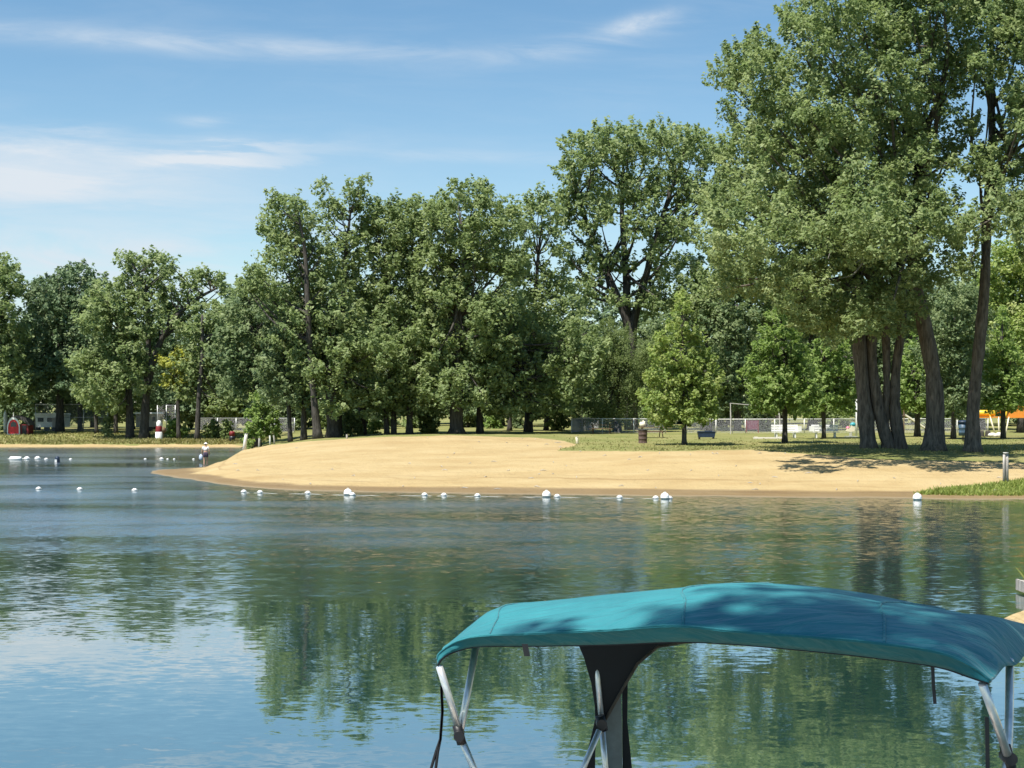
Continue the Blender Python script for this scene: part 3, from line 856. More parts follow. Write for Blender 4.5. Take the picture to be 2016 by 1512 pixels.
tree('open topped tree right of the wood centre, sky showing through its upper boughs', 126,
     [[(1040, 848, 16), (1042, 760, 14), (1050, 640, 11), (1060, 500, 6)]],
     [(1035,410,24),(1060,400,26),(1085,415,24),(1030,460,30),(1075,450,22),(1095,480,22),(1020,530,36),(1060,560,38),(1095,560,30),(1040,620,44),(1090,630,44),(1130,600,34)],
     'olive', dens=.75, seed=46, depth=.8, limb=1.2, fill=1)
tree('tree with low sweeping boughs and a thin dark trunk, right of the thickest trunk', 120,
     [[(945, 850, 13), (945, 780, 12), (960, 690, 10), (1000, 600, 6)]],
     [(990,640,46),(1045,670,48),(1000,710,50),(960,740,44),(1055,740,48),(1100,700,48),(1140,670,42),(1110,750,44),(1060,790,34),(1000,790,36),(1150,730,36),(950,795,30),(1130,790,30),(1165,690,30)],
     'olive', seed=47, depth=.8)
tree('low hanging tree with a double trunk in the shade at the back of the sand', 118,
     [[(762, 858, 11), (760, 790, 9), (775, 700, 7)], [(775, 858, 12), (778, 790, 10), (800, 690, 7)], [(806, 857, 14), (808, 780, 12), (820, 690, 8)]],
     [(770,680,40),(820,670,46),(760,740,40),(810,740,44),(860,730,40),(745,790,32),(790,795,34),(840,790,34)],
     'olive', seed=48, depth=.8)
tree('narrow shaded tree with a slanting trunk beside the wooden posts', 116,
     [[(572, 872, 9), (568, 800, 8), (560, 740, 5)]],
     [(565,690,34),(540,720,36),(590,730,30),(545,770,34),(580,780,26)], 'deep', seed=49, depth=.8)
tree('thin trunked shaded tree between the slanting trunk and the long bare trunk', 115,
     [[(598, 870, 12), (598, 800, 10), (596, 720, 6)]],
     [(600,690,32),(580,640,34),(610,740,28),(590,790,22)], 'deep', seed=50, depth=.8)
for i, (x, d_, w_, lab) in enumerate([(1003, 133, 9, 'small dark tree in deep shade under the low sweeping boughs'),
                                      (1075, 136, 10, 'small dark tree in shade left of the chain link fence corner')]):
    tree(lab, d_, [[(x, 846, w_), (x+2, 790, w_*.8), (x+5, 700, w_*.5)]],
         [(x-30, 690, 42), (x+30, 700, 42), (x, 740, 44), (x+40, 760, 38), (x-40, 770, 36)], 'fir', seed=60+i, layers=1)

# ---- the wood across the water, left
tree('tree cut by the left edge, its crown reaching above the dark evergreens', 150,
     [[(-14, 856, 20), (-14, 740, 17), (-10, 640, 12), (0, 540, 5)]],
     [(2,520,26),(18,545,26),(-25,540,40),(22,575,22),(-15,600,46),(-55,600,50),(10,640,40),(-40,670,52),(15,700,40),(-30,740,50),(20,760,36)],
     'olive', seed=71, depth=.8)
tree('dense dark evergreen with pointed tops right of the red playhouse', 156,
     [[(118, 852, 16), (118, 760, 14), (118, 640, 10), (116, 540, 4)]],
     [(82,565,20),(78,590,30),(118,552,22),(115,580,32),(160,545,26),(165,575,36),(195,575,26),(90,630,42),(140,620,44),(185,620,38),(75,680,44),(125,680,48),(170,680,42),
      (60,730,42),(110,740,48),(155,740,46),(45,760,30),(200,690,32)],
     'fir', dens=1.2, seed=72, depth=.8, slim=.5, up=.4, limb=.4)
tree('yellow green spreading tree left of the two big shoreline trunks', 141,
     [[(256, 856, 16), (254, 780, 14), (246, 700, 11), (232, 620, 6)]],
     [(205,590,34),(240,590,32),(185,630,36),(230,640,44),(270,640,36),(195,690,44),(245,700,46),(170,720,34),(215,750,40),(265,750,38),(180,780,30),(230,790,26),(285,700,30)],
     'olive', dens=1.0, seed=73, depth=.8)
tree('tall forked tree on the far shore with a bare limb reaching right', 140,
     [[(284, 856, 18), (288, 780, 15), (303, 710, 13), (322, 660, 11), (350, 620, 9), (385, 590, 7), (425, 568, 4)],
      [(281, 856, 14), (288, 760, 12), (292, 660, 10), (285, 570, 7), (262, 520, 3)]],
     [(246,515,20),(270,525,24),(295,512,22),(325,518,20),(320,555,26),(290,560,28),(258,560,26),(340,590,28),(300,610,30),(372,548,20),(405,545,22),(428,552,18),
      (380,575,22),(335,640,26),(275,600,26),(330,530,16),(438,570,12)],
     'olive', dens=.8, seed=74, depth=.7, limb=1.3, fill=1, bias=-1.5)
tree('tree with a thin black trunk at the water, a few yellowing boughs', 137,
     [[(388, 856, 11), (392, 780, 9), (398, 700, 8), (400, 620, 4)]],
     [(395,620,30),(425,640,34),(380,660,34),(415,690,38),(370,710,28),(440,710,34),(395,740,36),(430,760,34),(365,770,26)],
     'olive', dens=.8, seed=75, depth=.7, bias=-1.5, fill=1)
tree('yellow tinged small tree leaning out under the forked tree', 139,
     [[(352, 856, 8), (350, 790, 7), (345, 720, 4)]],
     [(345,708,22),(322,712,14),(370,712,16),(330,752,14),(350,745,20)], 'gold', seed=76, depth=.8)
tree('leafy bank tree filling the gap left of the long bare trunk', 127,
     [[(505, 862, 12), (505, 780, 11), (500, 680, 8), (490, 590, 4)]],
     [(478,600,34),(510,590,34),(460,640,38),(505,650,44),(540,660,36),(470,700,42),(520,720,44),(455,750,36),(500,780,38),(545,740,34),(440,690,30)],
     'deep', seed=77, depth=.8)
tree('slim tree behind the chain link backstop, left of the shoreline trunks', 158,
     [[(158, 852, 9), (157, 790, 8), (160, 700, 5)]],
     [(150,700,34),(180,720,34),(140,750,36),(175,770,34),(160,790,24)], 'deep', seed=78, layers=1)
tree('slim shaded tree with a bare stem between the backstop and the shoreline trunks', 150,
     [[(190, 856, 8), (189, 790, 7), (195, 720, 5)]],
     [(195,740,30),(170,770,28),(205,780,28)], 'deep', seed=79, layers=1)
tree('thin shaded tree just behind the pair of big shoreline trunks', 150,
     [[(228, 856, 9), (228, 790, 8), (225, 720, 5)]],
     [(225,740,36),(260,760,32),(300,740,34),(320,770,30),(280,780,28)], 'fir', seed=80, layers=1)

# ---- one of each background kind, copied along the far side of the field
bgproto = []
for k, (lf, sd) in enumerate((('deep', 91), ('olive', 92), ('fir', 93))):
    t = tree('dark tree in the far belt beyond the field', 170, [[(1000, 844, 16), (1000, 760, 14), (1002, 640, 8)]],
             [(960,640,50),(1010,600,54),(1050,650,50),(950,710,56),(1010,690,60),(1065,720,54),(965,780,50),(1025,780,54),(1075,780,44),(930,790,36)],
             lf, size=.72, dens=.95, seed=sd, layers=2, group='trees in the far belt', cl=.4)
    bgproto.append(t)
first = [True]*3
g = random.Random(5)
bgx = list(range(-110, 2200, 92))+list(range(-750, -110, 110))+list(range(2210, 3100, 105))
for i, px in enumerate(bgx):
    D_ = 172 + g.uniform(-6, 22); px += g.uniform(-20, 20)
    X = (px-CX)*D_/F
    s_ = g.uniform(.72, 1.05)*(1. if px > 500 else .8)
    k = i % 3; t = bgproto[k]
    loc = (X, D_, height(X, D_)-.1)
    if first[k]:
        first[k] = False; t.location = loc; t.scale = (s_, s_, s_)
    else:
        t = dup(t, loc, rz=g.uniform(0, 6.28), scale=(s_, s_, s_))


# ------------------------------------------------------------------ shrubs
def shrub(label, px, py, wd, ht, D, leaf='deep', seed=1, size=None, group=None, name='shrub', cat='shrub'):
    g_ = random.Random(seed); L = []
    n_ = max(4, int(7*ht/wd)+4)
    for i in range(n_):
        t = (i+.5)/n_; r = wd*.5*g_.uniform(.38, .55)*(1-.4*t)
        L.append((px+g_.uniform(-1, 1)*(wd*.5-r)*(1-.5*t), py-ht*t*.95-r*.15, r))
    return tree(label, D, [[(px, py, wd*.07), (px+1, py-ht*.4, wd*.05), (px, py-ht*.7, wd*.02)]], L, leaf, size=size, seed=seed,
                depth=.8, group=group, name=name, cat=cat, limb=.5, nclump=9)


shrub('loose sunlit shrub on the bank beside the slanting white post', 512, 868, 88, 92, 122, 'maple', 101, .34)
shrub('small round dark shrub on the far bank left of the trunks', 210, 858, 34, 36, 142, 'deep', 102, .34)
shrub('low pale shrub on the far bank right of the white and red ornament', 352, 862, 56, 34, 141, 'maple', 103, .34)
shrub('low brownish shrub right of the thin black trunk on the far bank', 420, 862, 50, 30, 139, 'willow', 104, .34)
shrub('low grey green shrub beside the dark drum on the far bank', 448, 862, 36, 34, 137, 'willow', 105, .34)
shrub('scrubby shrub in the shade between trunks at the left of the sand', 690, 862, 60, 50, 120, 'deep', 106, .36)
shrub('reddish grey scrub bush at the back of the sand, left of thickest trunk', 842, 858, 56, 52, 121, 'willow', 107, .34)
shrub('sunlit scrub bush left of the dark stems at the back of the sand', 735, 860, 40, 34, 124, 'maple', 108, .34)
shrub('pale shrub left of the chain link fence corner', 1100, 846, 50, 44, 134, 'willow', 109, .38)
shrub('round green shrub far behind the sand, right of thickest trunk', 975, 847, 50, 38, 150, 'maple', 110, .42)
shrub('dark shrub far behind the sand, half hidden by a trunk', 1020, 847, 44, 40, 150, 'deep', 111, .42)
for i, (px, wd, ht) in enumerate([(560, 90, 54), (650, 90, 54), (740, 90, 50), (830, 90, 50), (920, 90, 50), (1180, 110, 56), (1290, 110, 58), (1400, 110, 56), (1510, 110, 58), (1620, 110, 56), (1730, 110, 56), (1850, 110, 50)]):
    shrub('dark hedge bush in the belt behind the field', px, 846, wd, ht, 158, 'olive' if i % 2 else 'deep', 120+i, .5, group='hedge bushes behind the field')


# ------------------------------------------------------------------ grass tufts
def tufts(name, pts, hts, mat, seed, wid=.05, label=None):
    rng = np.random.default_rng(seed); n_ = len(pts); pts = np.asarray(pts, float); hts = np.asarray(hts)[:, None]
    a_ = rng.uniform(0, 6.28, n_); s = np.stack([np.cos(a_), np.sin(a_), np.zeros(n_)], 1)
    lean = rng.normal(0, .35, (n_, 3)); lean[:, 2] = 1
    w_ = wid*rng.uniform(.6, 1.4, (n_, 1))
    V = np.stack([pts-s*w_, pts+s*w_, pts+s*w_*.5+lean*hts*.6, pts+lean*hts*np.array([1.25, 1.25, 1])], 1).reshape(-1, 3)
    o = link_mesh(name, V, np.arange(4*n_).reshape(-1, 4), M[mat], tint=np.clip(rng.normal(.5, .25, n_), 0, 1))
    return tag(o, label, kind='stuff')


rng = np.random.default_rng(3)
P = []; Hh = []
for _ in range(15000):      # long grass on the far left bank
    px = rng.uniform(-200, 545); D_ = rng.uniform(133.4, 152) if rng.random() < .6 else rng.uniform(133.2, 137)
    X = (px-CX)*D_/F; z_ = height(X, D_)
    if z_ < .2: continue
    P.append((X, D_, z_-.03)); Hh.append(rng.uniform(.06, .30)*(1.3 if D_ < 137 and px > 260 else .8))
tufts('grass', P, Hh, 'blade', 1, .09, 'long dry grass along the far bank')
P = []; Hh = []
while len(P) < 9000:        # green verge on the bank at right
    px = rng.uniform(1795, 2200); D_ = rng.uniform(58.4, 66)
    X = (px-CX)*D_/F; z_ = height(X, D_); py = HY+(H-z_)*F/D_
    if not inpoly(BANKP, np.array([px]), np.array([py]))[0]: continue
    P.append((X, D_, z_-.02)); Hh.append(rng.uniform(.06, .22))
tufts('grass', P, Hh, 'blade_green', 2, .035, 'bright green verge of grass above the water at right')
P = []; Hh = []
for _ in range(14000):      # lawn edge and rough patches
    px = rng.uniform(1090, 2200); D_ = 73 + rng.exponential(9)
    if D_ > 125: continue
    X = (px-CX)*D_/F; z_ = height(X, D_); py = HY+(H-z_)*F/D_
    if inpoly(SANDP, np.array([px]), np.array([py+.8]))[0] or D_ < 69: continue
    P.append((X, D_, z_-.02)); Hh.append(rng.uniform(.03, .11))
tufts('grass', P, Hh, 'blade', 4, .05, 'short mown grass along the edge of the lawn')
P = []; Hh = []
for _ in range(900):        # grass round the plank box on the near bank
    X = rng.uniform(10.4, 13); D_ = rng.uniform(28.15, 29.1)
    P.append((X, D_, .26)); Hh.append(rng.uniform(.08, .34))
tufts('grass', P, Hh, 'blade_green', 5, .012, 'green grass growing behind a plank edging at the right edge')


q = MB(); rng = np.random.default_rng(8); nb = 0
while nb < 70:
    px = rng.uniform(330, 2000); D_ = 58+rng.exponential(7) if rng.random() < .6 else rng.uniform(60, 92)
    X = (px-CX)*D_/F; z_ = height(X, D_)
    if z_ < .12 or not inpoly(SANDP, np.array([px]), np.array([HY+(H-z_)*F/D_]))[0]: continue
    a_ = rng.uniform(0, 3.14); l_ = rng.uniform(.05, .22); dx, dy = math.cos(a_)*l_, math.sin(a_)*l_
    q.tube([(X-dx, D_-dy, z_+.01), (X+rng.normal()*.03, D_+rng.normal()*.03, z_+rng.uniform(.03, .07)), (X+dx, D_+dy, z_+.01)], [.008, .022, .008], 5); nb += 1
tag(q.build('debris', M['wood_grey']), 'scattered twigs and weed scraps washed up on the sand', kind='stuff')

# ------------------------------------------------------------------ near bank plank edging
t = thing('plank_edging', (12.02, 28.05, .0), 'weathered grey plank box edging at the water, right edge of the view', 'edging')
p_ = MB()
for k in range(2): p_.box((0, -.02+.004*k, .11+.115*k), (3.4, .05, .108))
p_.box((0, .55, .15), (3.3, 1.0, .2)); p_.box((-1.69, .5, .16), (.05, 1.1, .22))
p_.build('planks', M['wood_grey'], t)
p_ = MB(); p_.box((-1.71, -.05, .06), (.09, .09, .46)); p_.build('post', M['wood_grey'], t)

# ------------------------------------------------------------------ posts
def post(px, py0, py1, D, wd, label, lean=0., mat='wood_grey', double=False, name='wooden_post'):
    X, _, _ = at(px, py1, D); z0 = height(X, D); h_ = (py1-py0)*D/F + .05; r = wd*D/F*.5
    t_ = thing(name, (X, D, z0), label, 'post', None)
    q = MB()
    if double:
        for dx in (-.55, .5):
            q.tube([(dx*r, 0, -.2), (dx*r*.9, 0, h_*.6), (dx*r*.9, 0, h_*(1. if dx > 0 else .94))], [r*.50, r*.48, r*.42], 10)
    else:
        q.tube([(0, 0, -.2), (lean*h_*.5, 0, h_*.5), (lean*h_, 0, h_-.03), (lean*h_, 0, h_)], [r, r*.96, r*.92, r*.7], 10)
    q.build('post_shaft', M[mat], t_, True)
    q = MB(); q.tube([(lean*h_, 0, h_*.985), (lean*h_*1.01, 0, h_*1.01)], [r*(.86 if double else 1.02)]*2, 10); q.build('post_cap', M['offwhite'], t_)
    return t_


post(480, 861, 891, 99, 7, 'white wooden post leaning right where the sand meets the inlet', .16, 'offwhite')
post(510, 862, 880, 112, 4.5, 'short grey post in the inlet, nearest right of the leaning white post', .04)
post(532, 861, 879, 113, 3.5, 'thin pale post right of the short grey post at the inlet', -.03, 'offwhite')
post(541, 860, 876, 114, 3.5, 'thin tilted post beside the sunlit shrub, rightmost at the inlet', -.12)
post(683, 860, 868, 100, 4, 'tiny grey stake at the crest of the sand by the stout trunk', 0)
post(1980, 894, 951, 62.2, 12, 'split grey post standing on the green verge at right', 0, 'wood_grey', True)
post(1137, 865, 877, 87, 6, 'stubby cream marker post at the tip of the sand tongue', -.12, 'cream')

# ------------------------------------------------------------------ swim line floats
def water_D(py): return H*F/(py-HY)


big = None
small = None
for px, py, lab in [(685, 975, 'big white ball buoy left of beach centre, with small float touching its right'),
                    (1076, 979, 'big white ball buoy off the middle of the beach'),
                    (1309, 983, 'big white ball buoy with small floats on both sides of it'),
                    (1806, 984.5, 'big white ball buoy alone near the green verge')]:
    D_ = water_D(py); loc = ((px-CX)*D_/F, D_, 0)
    if big is None:
        big = thing('buoy', loc, lab, 'buoy', 'big ball buoys on the swim line')
        q = MB(); q.ball((0, 0, .10), .18, 20, 14); q.build('float_ball', M['white'], big, True)
        q = MB(); q.lathe((0, 0, .07), [(.181, -.02), (.187, -.01), (.187, .01), (.181, .02)], 20); q.build('band', M['offwhite'], big, True)
        q = MB(); q.tube([(-.05, 0, .265), (-.03, 0, .31), (.03, 0, .31), (.05, 0, .265)], .012, 6); q.build('rope_eye', M['rope'], big)
    else: dup(big, loc, lab)
nearline = [(76,964,'small white float at the left end of the near swim line'),(157,965,'small white float second from the left end of the near swim line'),
            (265,967,'small white float below the tip of the sand spit'),(480,970,'left one of two small floats below the leaning post'),
            (512,971,'right one of two small floats below the leaning post'),(606,972.5,'small float below the long bare trunk'),
            (694,975.5,'small float touching the right side of a big ball buoy'),(836,976,'small float left one of a close pair off mid beach'),
            (874,976.5,'small float right one of a close pair off mid beach'),(940,977.5,'small float below the thin dark trunk, alone'),
            (1097,979,'small float just right of the big middle buoy'),(1220,981,'small float below the fan of dark limbs, alone'),
            (1291,982.2,'small float just left of a big ball buoy'),(1318,982.5,'small float tucked behind the right side of a big buoy')]
for px, py, lab in nearline:
    D_ = water_D(py); loc = ((px-CX)*D_/F, D_, 0)
    if small is None:
        small = thing('float', loc, lab, 'float', 'small floats on the near swim line')
        q = MB(); q.ball((0, 0, .045), .105, 14, 10, 1.05, .85, .85); q.build('float_body', M['white'], small, True)
        q = MB(); q.tube([(-.135, 0, .04), (.135, 0, .04)], .028, 8); q.build('rope_sleeve', M['offwhite'], small, True)
    else: dup(small, loc, lab)
farline = [(53,905,1.75,'round white float next to the long float, far swim line'),(74,904.5,1.7,'round white float second from the long float'),
           (91,905.5,1.1,'little float between the round floats and the dark marker'),(139,905.5,.9,'little float right of the dark marker'),
           (286,905,.8,'tiny far float, first of the row left of the wading person'),(318,905,1.2,'largest of the tiny far floats left of the wading person'),
           (330,905,.7,'tiny far float right beside the largest tiny one'),(343,905,.7,'tiny far float midway to the wading person'),(381,905,.7,'tiny far float nearest the wading person')]
for px, py, s_, lab in farline:
    D_ = water_D(py); o = dup(small, ((px-CX)*D_/F, D_, 0), lab, scale=(s_, s_, s_)); o['group'] = 'floats on the far swim line'
D_ = water_D(906); X = (31-CX)*D_/F
t = thing('float', (X, D_, 0), 'long white cylinder float at the left end of the far line', 'float')
q = MB(); q.tube([(-.44, 0, .10), (-.40, 0, .10), (-.38, 0, .10), (.38, 0, .10), (.40, 0, .10), (.44, 0, .10)], [.05, .12, .16, .16, .12, .05], 14); q.build('float_body', M['white'], t, True)
q = MB(); q.tube([(-.56, 0, .09), (.56, 0, .09)], .03, 8); q.build('rope_sleeve', M['offwhite'], t)
D_ = water_D(911); X = (113-CX)*D_/F
t = thing('marker_buoy', (X, D_, 0), 'dark upright marker buoy with a white patch, far swim area', 'buoy')
q = MB(); q.lathe((0, 0, -.1), [(.13, 0), (.17, .1), (.16, .3), (.15, .42), (.12, .5), (.05, .54)], 14); q.build('buoy_body', M['teal'] if False else M['navy'], t, True)
q = MB(); q.lathe((0, 0, -.1), [(.20, 0), (.22, .06), (.19, .12)], 14); q.build('collar', M['navy'], t, True)
q = MB(); q.box((-.06, -.16, .12), (.14, .03, .2)); q.build('white_patch', M['white'], t)
q = MB()
ln = sorted(nearline+[(685, 975, ''), (1076, 979, ''), (1309, 983, '')])
pts = []
for px, py, _ in ln:
    D_ = water_D(py); pts.append(np.array(((px-CX)*D_/F, D_, .012)))
for a_, b_ in zip(pts[3:-1], pts[4:]):
    nn_ = max(2, int(np.linalg.norm(b_-a_)/1.2))
    q.tube([a_*(1-t_)+b_*t_+np.array([0, 0, -.028*math.sin(math.pi*t_)]) for t_ in np.linspace(0, 1, nn_+1)], .011, 5)
tag(q.build('swim_rope', M['rope']), 'thin pale rope lying on the water between the near floats', 'rope')

# ------------------------------------------------------------------ wading person
PX_, PD = 405, 95.5
X, _, _ = at(PX_, 900, PD)
t = thing('person', (X, PD, -.22), 'person wading knee deep, seen from behind, white sun hat, white top, dark waist', 'person')


def skinned(name, verts, edges, radii, mat, parent, sub=2, root_i=0):
    me = bpy.data.meshes.new(name); me.from_pydata(verts, edges, []); me.update()
    o = bpy.data.objects.new(name, me); C.objects.link(o); o.parent = parent
    sk = o.modifiers.new('skin', 'SKIN'); sk.use_smooth_shade = True
    if not me.skin_vertices: me.skin_vertices.new()
    for i, r_ in enumerate(radii):
        r_ = r_ if isinstance(r_, tuple) else (r_, r_)
        me.skin_vertices[0].data[i].radius = r_; me.skin_vertices[0].data[i].use_root = (i == root_i)
    ss = o.modifiers.new('sub', 'SUBSURF'); ss.levels = sub; ss.render_levels = sub
    me.materials.append(mat); return o


bv = [(0,0,.82),(0,0,.98),(0,.01,1.14),(0,.01,1.28),(0,.0,1.36),(0,.03,1.42),(0,.03,1.50),     # 0-6 spine, neck, head
      (-.09,0,.78),(-.10,.03,.45),(-.10,-.02,.10),(-.11,.09,.02),                              # 7-10 left leg
      (.09,0,.78),(.08,.08,.45),(.07,.12,.10),(.07,.23,.04),                                  # 11-14 right leg
      (-.17,0,1.27),(-.25,.02,1.02),(-.26,.10,.80),(-.26,.13,.73),                            # 15-18 left arm
      (.17,0,1.27),(.24,-.02,1.02),(.22,.10,.82),(.21,.13,.75)]                               # 19-22 right arm
be = [(0,1),(1,2),(2,3),(3,4),(4,5),(5,6),(0,7),(7,8),(8,9),(9,10),(0,11),(11,12),(12,13),(13,14),(3,15),(15,16),(16,17),(17,18),(3,19),(19,20),(20,21),(21,22)]
br = [(.15,.11),(.13,.10),(.15,.11),(.13,.09),.055,.085,.085, .085,.060,.042,.038, .085,.060,.042,.038, .055,.042,.032,.034, .055,.042,.032,.034]
skinned('body', bv, be, br, M['skin'], t)
skinned('shirt', [(0,0,1.02),(0,.01,1.14),(0,.01,1.27),(-.16,0,1.27),(-.22,.01,1.12),(.16,0,1.27),(.21,-.01,1.12)], [(0,1),(1,2),(2,3),(3,4),(2,5),(5,6)],
        [(.165,.13),(.175,.13),(.155,.115),.075,.062,.075,.062], M['shirt'], t)
skinned('shorts', [(0,0,1.02),(0,0,.84),(-.09,0,.74),(-.10,.01,.58),(.09,0,.74),(.085,.03,.58)], [(0,1),(1,2),(2,3),(1,4),(4,5)],
        [(.160,.125),(.17,.13),.105,.10,.105,.10], M['plum'], t, root_i=1)
q = MB(); q.ball((0, .03, 1.60-.07), .085, 14, 8, 1, 1, .8); q.lathe((0, .03, 1.535), [(.02, .012), (.15, -.012), (.155, -.022), (.02, .0)], 18); q.build('sun_hat', M['shirt'], t, True)
t2 = thing('bag', (X-.33, PD+.05, .25), 'pale blue bag hanging from the hand of the wading person', 'bag')
q = MB(); q.ball((0, 0, .12), .15, 12, 8, .9, .6, 1.35); q.build('bag_body', M['paleblue'], t2, True)
q = MB(); q.tube([(-.06, 0, .28), (.03, .02, .36), (.08, .05, .30)], .012, 6); q.build('strap', M['paleblue'], t2)


# ------------------------------------------------------------------ lawn furniture
def gpt(px, D): X = (px-CX)*D/F; return (X, D, height(X, D))


# rusty barrel
t = thing('barrel', gpt(1265.5, 89), 'rusty steel barrel standing on the lawn', 'barrel')
q = MB(); q.lathe((0, 0, -.02), [(.26, 0), (.285, .01), (.285, .04), (.27, .06), (.27, .27), (.285, .285), (.285, .31), (.27, .33), (.27, .54), (.285, .555), (.285, .58), (.27, .6), (.275, .80), (.29, .82), (.285, .845), (.25, .84), (.245, .70)], 20); q.build('drum', M['rust'], t, True)
q = MB(); q.lathe((0, 0, .80), [(.293, 0), (.30, .02), (.293, .045), (.27, .045), (.27, .0)], 20); q.build('rim', M['black'], t, True)


def picnic(px, D, label, rz=0., mat='wood_brown'):
    t_ = thing('picnic_table', gpt(px, D), label, 'picnic table', None, rz)
    q_ = MB()
    for k in range(5): q_.box((0, -.30+.15*k, .75), (1.9, .135, .04))
    q_.build('tabletop', M[mat], t_)
    for s in (-1, 1):
        q_ = MB(); q_.box((0, s*.72, .45), (1.9, .26, .045)); q_.build('seat', M[mat], t_)
    for s in (-1, 1):
        q_ = MB()
        for e in (-1, 1): q_.tube([(s*.7, e*.68, 0), (s*.7, e*.2, .73)], .035, 6)
        q_.box((s*.7, 0, .41), (.05, 1.5, .06)); q_.build('leg', M[mat], t_)
    return t_


picnic(1283, 104, 'brown picnic table behind the rusty barrel', .1)
t = thing('bag', (at(1265, 850, 104)[0], 104, gpt(1265, 104)[2]+.775), 'crumpled pale bag sitting on the picnic table above the barrel', 'bag')
q = MB(); q.ball((0, 0, .20), .22, 12, 8, 1.1, .9, .95); q.ball((.10, .02, .33), .12, 10, 6); q.ball((-.12, 0, .30), .10, 10, 6); q.build('bag_body', M['cream'], t, True)
q = MB(); q.ball((.05, 0, .46), .05, 8, 6, 1, 1, 1.4); q.build('knot', M['cream'], t, True)
picnic(1184, 118, 'dark picnic table against the fence, left of the barrel', -.15)

# navy box on legs
t = thing('storage_box', gpt(1390.5, 101), 'dark navy lidded box on short legs right of the lone lime green tree', 'box')
q = MB(); q.prism([(-.55, .12), (.55, .12), (.62, .48), (-.62, .48)], -.3, .3); q.build('box_body', M['navy'], t)
q = MB(); q.prism([(-.66, .482), (.66, .482), (.60, .54), (-.56, .56)], -.33, .33); q.box((.15, 0, .56), (.5, .3, .05)); q.build('lid', M['navy'], t)
for dx in (-.5, .5):
    q = MB(); q.box((dx, 0, .05), (.08, .5, .14)); q.build('leg', M['black'], t)

# two slatted benches
bench = thing('bench', gpt(1546, 104), 'white slatted bench at left, its armrest end panel on the right side', 'bench', 'white slatted benches', .05)
for k in range(4):
    q = MB(); q.box((0, .24+.02*k, .52+.13*k), (1.95, .035, .078), 0, -.12); q.build('back_slat', M['white'], bench)
for k in range(3):
    q = MB(); q.box((0, -.24+.16*k, .42), (1.95, .13, .035)); q.build('seat_slat', M['white'], bench)
q = MB(); q.prism([(-.02, .0), (.02, .0), (.02, .5), (-.02, .5)], -.3, .3)
q = MB(); q.box((1.0, 0, .66), (.30, .5, .38)); q.build('end_panel', M['white'], bench)
for s in (-1, 1):
    q = MB(); q.box((s*.68, -.2, .20), (.09, .09, .42)); q.box((s*.68, .25, .20), (.09, .09, .42)); q.box((s*.68, .02, .37), (.08, .5, .06)); q.build('leg', M['white'], bench)
b2 = dup(bench, gpt(1625, 104.5), 'white slatted bench at right, its armrest end panel on the left side', rz=-.04, scale=(-1, 1, 1))
t = thing('slab', gpt(1512, 101), 'low pale concrete slab in the grass in front of the left bench', 'slab')
q = MB(); q.box((0, 0, .04), (2.0, .7, .12)); q.build('slab_top', M['concrete'], t)
q = MB(); q.box((-.85, 0, .115), (.2, .5, .04)); q.box((.85, 0, .115), (.2, .5, .04)); q.build('pad', M['concrete'], t)

# swing set
t = thing('swing_set', gpt(1488, 118), 'bare metal swing set frame behind the young trees', 'swing set')
X0 = 0
q = MB(); q.tube([(-2.15, 0, 2.55), (2.1, .6, 2.2)], .035, 8); q.build('top_bar', M['wood_grey'], t)
for x_, s in ((-2.1, -1), (-2.1, 1), (2.0, -1), (2.0, 1)):
    q = MB(); q.tube([(x_, 0 if x_ < 0 else .6, 2.5), (x_+.30 if s > 0 else x_-.12, s*.8, -.1)], .032, 8); q.build('leg', M['wood_grey'], t)
for x_ in (-.8, .8):
    q = MB(); q.tube([(x_-.22, .3, 2.5), (x_-.22, .3, .5)], .008, 4); q.tube([(x_+.22, .3, 2.5), (x_+.22, .3, .5)], .008, 4); q.box((x_, .3, .48), (.5, .16, .03)); q.build('swing', M['black'], t)

# white posts and the spring rider
for px, py0, wd, lab in ((1686, 782, 5, 'white pole left one of a pair beside the clump of trunks'), (1693, 800, 4.6, 'white pole right one of a pair, touching the clump of trunks')):
    b_ = gpt(px, 109); h_ = H-(py0-HY)*109/F-b_[2]
    t = thing('pole', b_, lab, 'pole', 'white poles by the trunks')
    q = MB(); q.tube([(0, 0, -.1), (.02, 0, h_*.5), (-.01, 0, h_)], .075, 10); q.build('shaft', M['white'], t, True)
    q = MB(); q.lathe((-.01, 0, h_-.01), [(.085, 0), (.09, .04), (.03, .09)], 10); q.build('cap', M['offwhite'], t, True)
t = thing('spring_rider', gpt(1675, 107), 'small colourful spring rider toy left of the white poles', 'spring rider')
q = MB(); q.prism([(-.35, .45), (-.1, .38), (.25, .42), (.3, .62), (.2, .95), (.02, .92), (0, .66), (-.3, .66)], -.12, .12); q.build('rider_body', M['cream'], t)
q = MB(); q.ball((.16, 0, .92), .2, 12, 8, 1.1, .8, .9); q.build('head', M['teal'], t, True)
q = MB(); q.ball((-.22, 0, .66), .15, 12, 8, 1, .9, .9); q.build('saddle', M['pink'], t, True)
q = MB(); q.tube([(.12*math.cos(a_), .12*math.sin(a_), .04+a_*.0135) for a_ in np.linspace(0, 25, 60)], .018, 5); q.build('spring', M['offwhite'], t)
q = MB(); q.box((0, 0, .03), (.9, .5, .06)); q.build('base', M['metal_grey'], t)

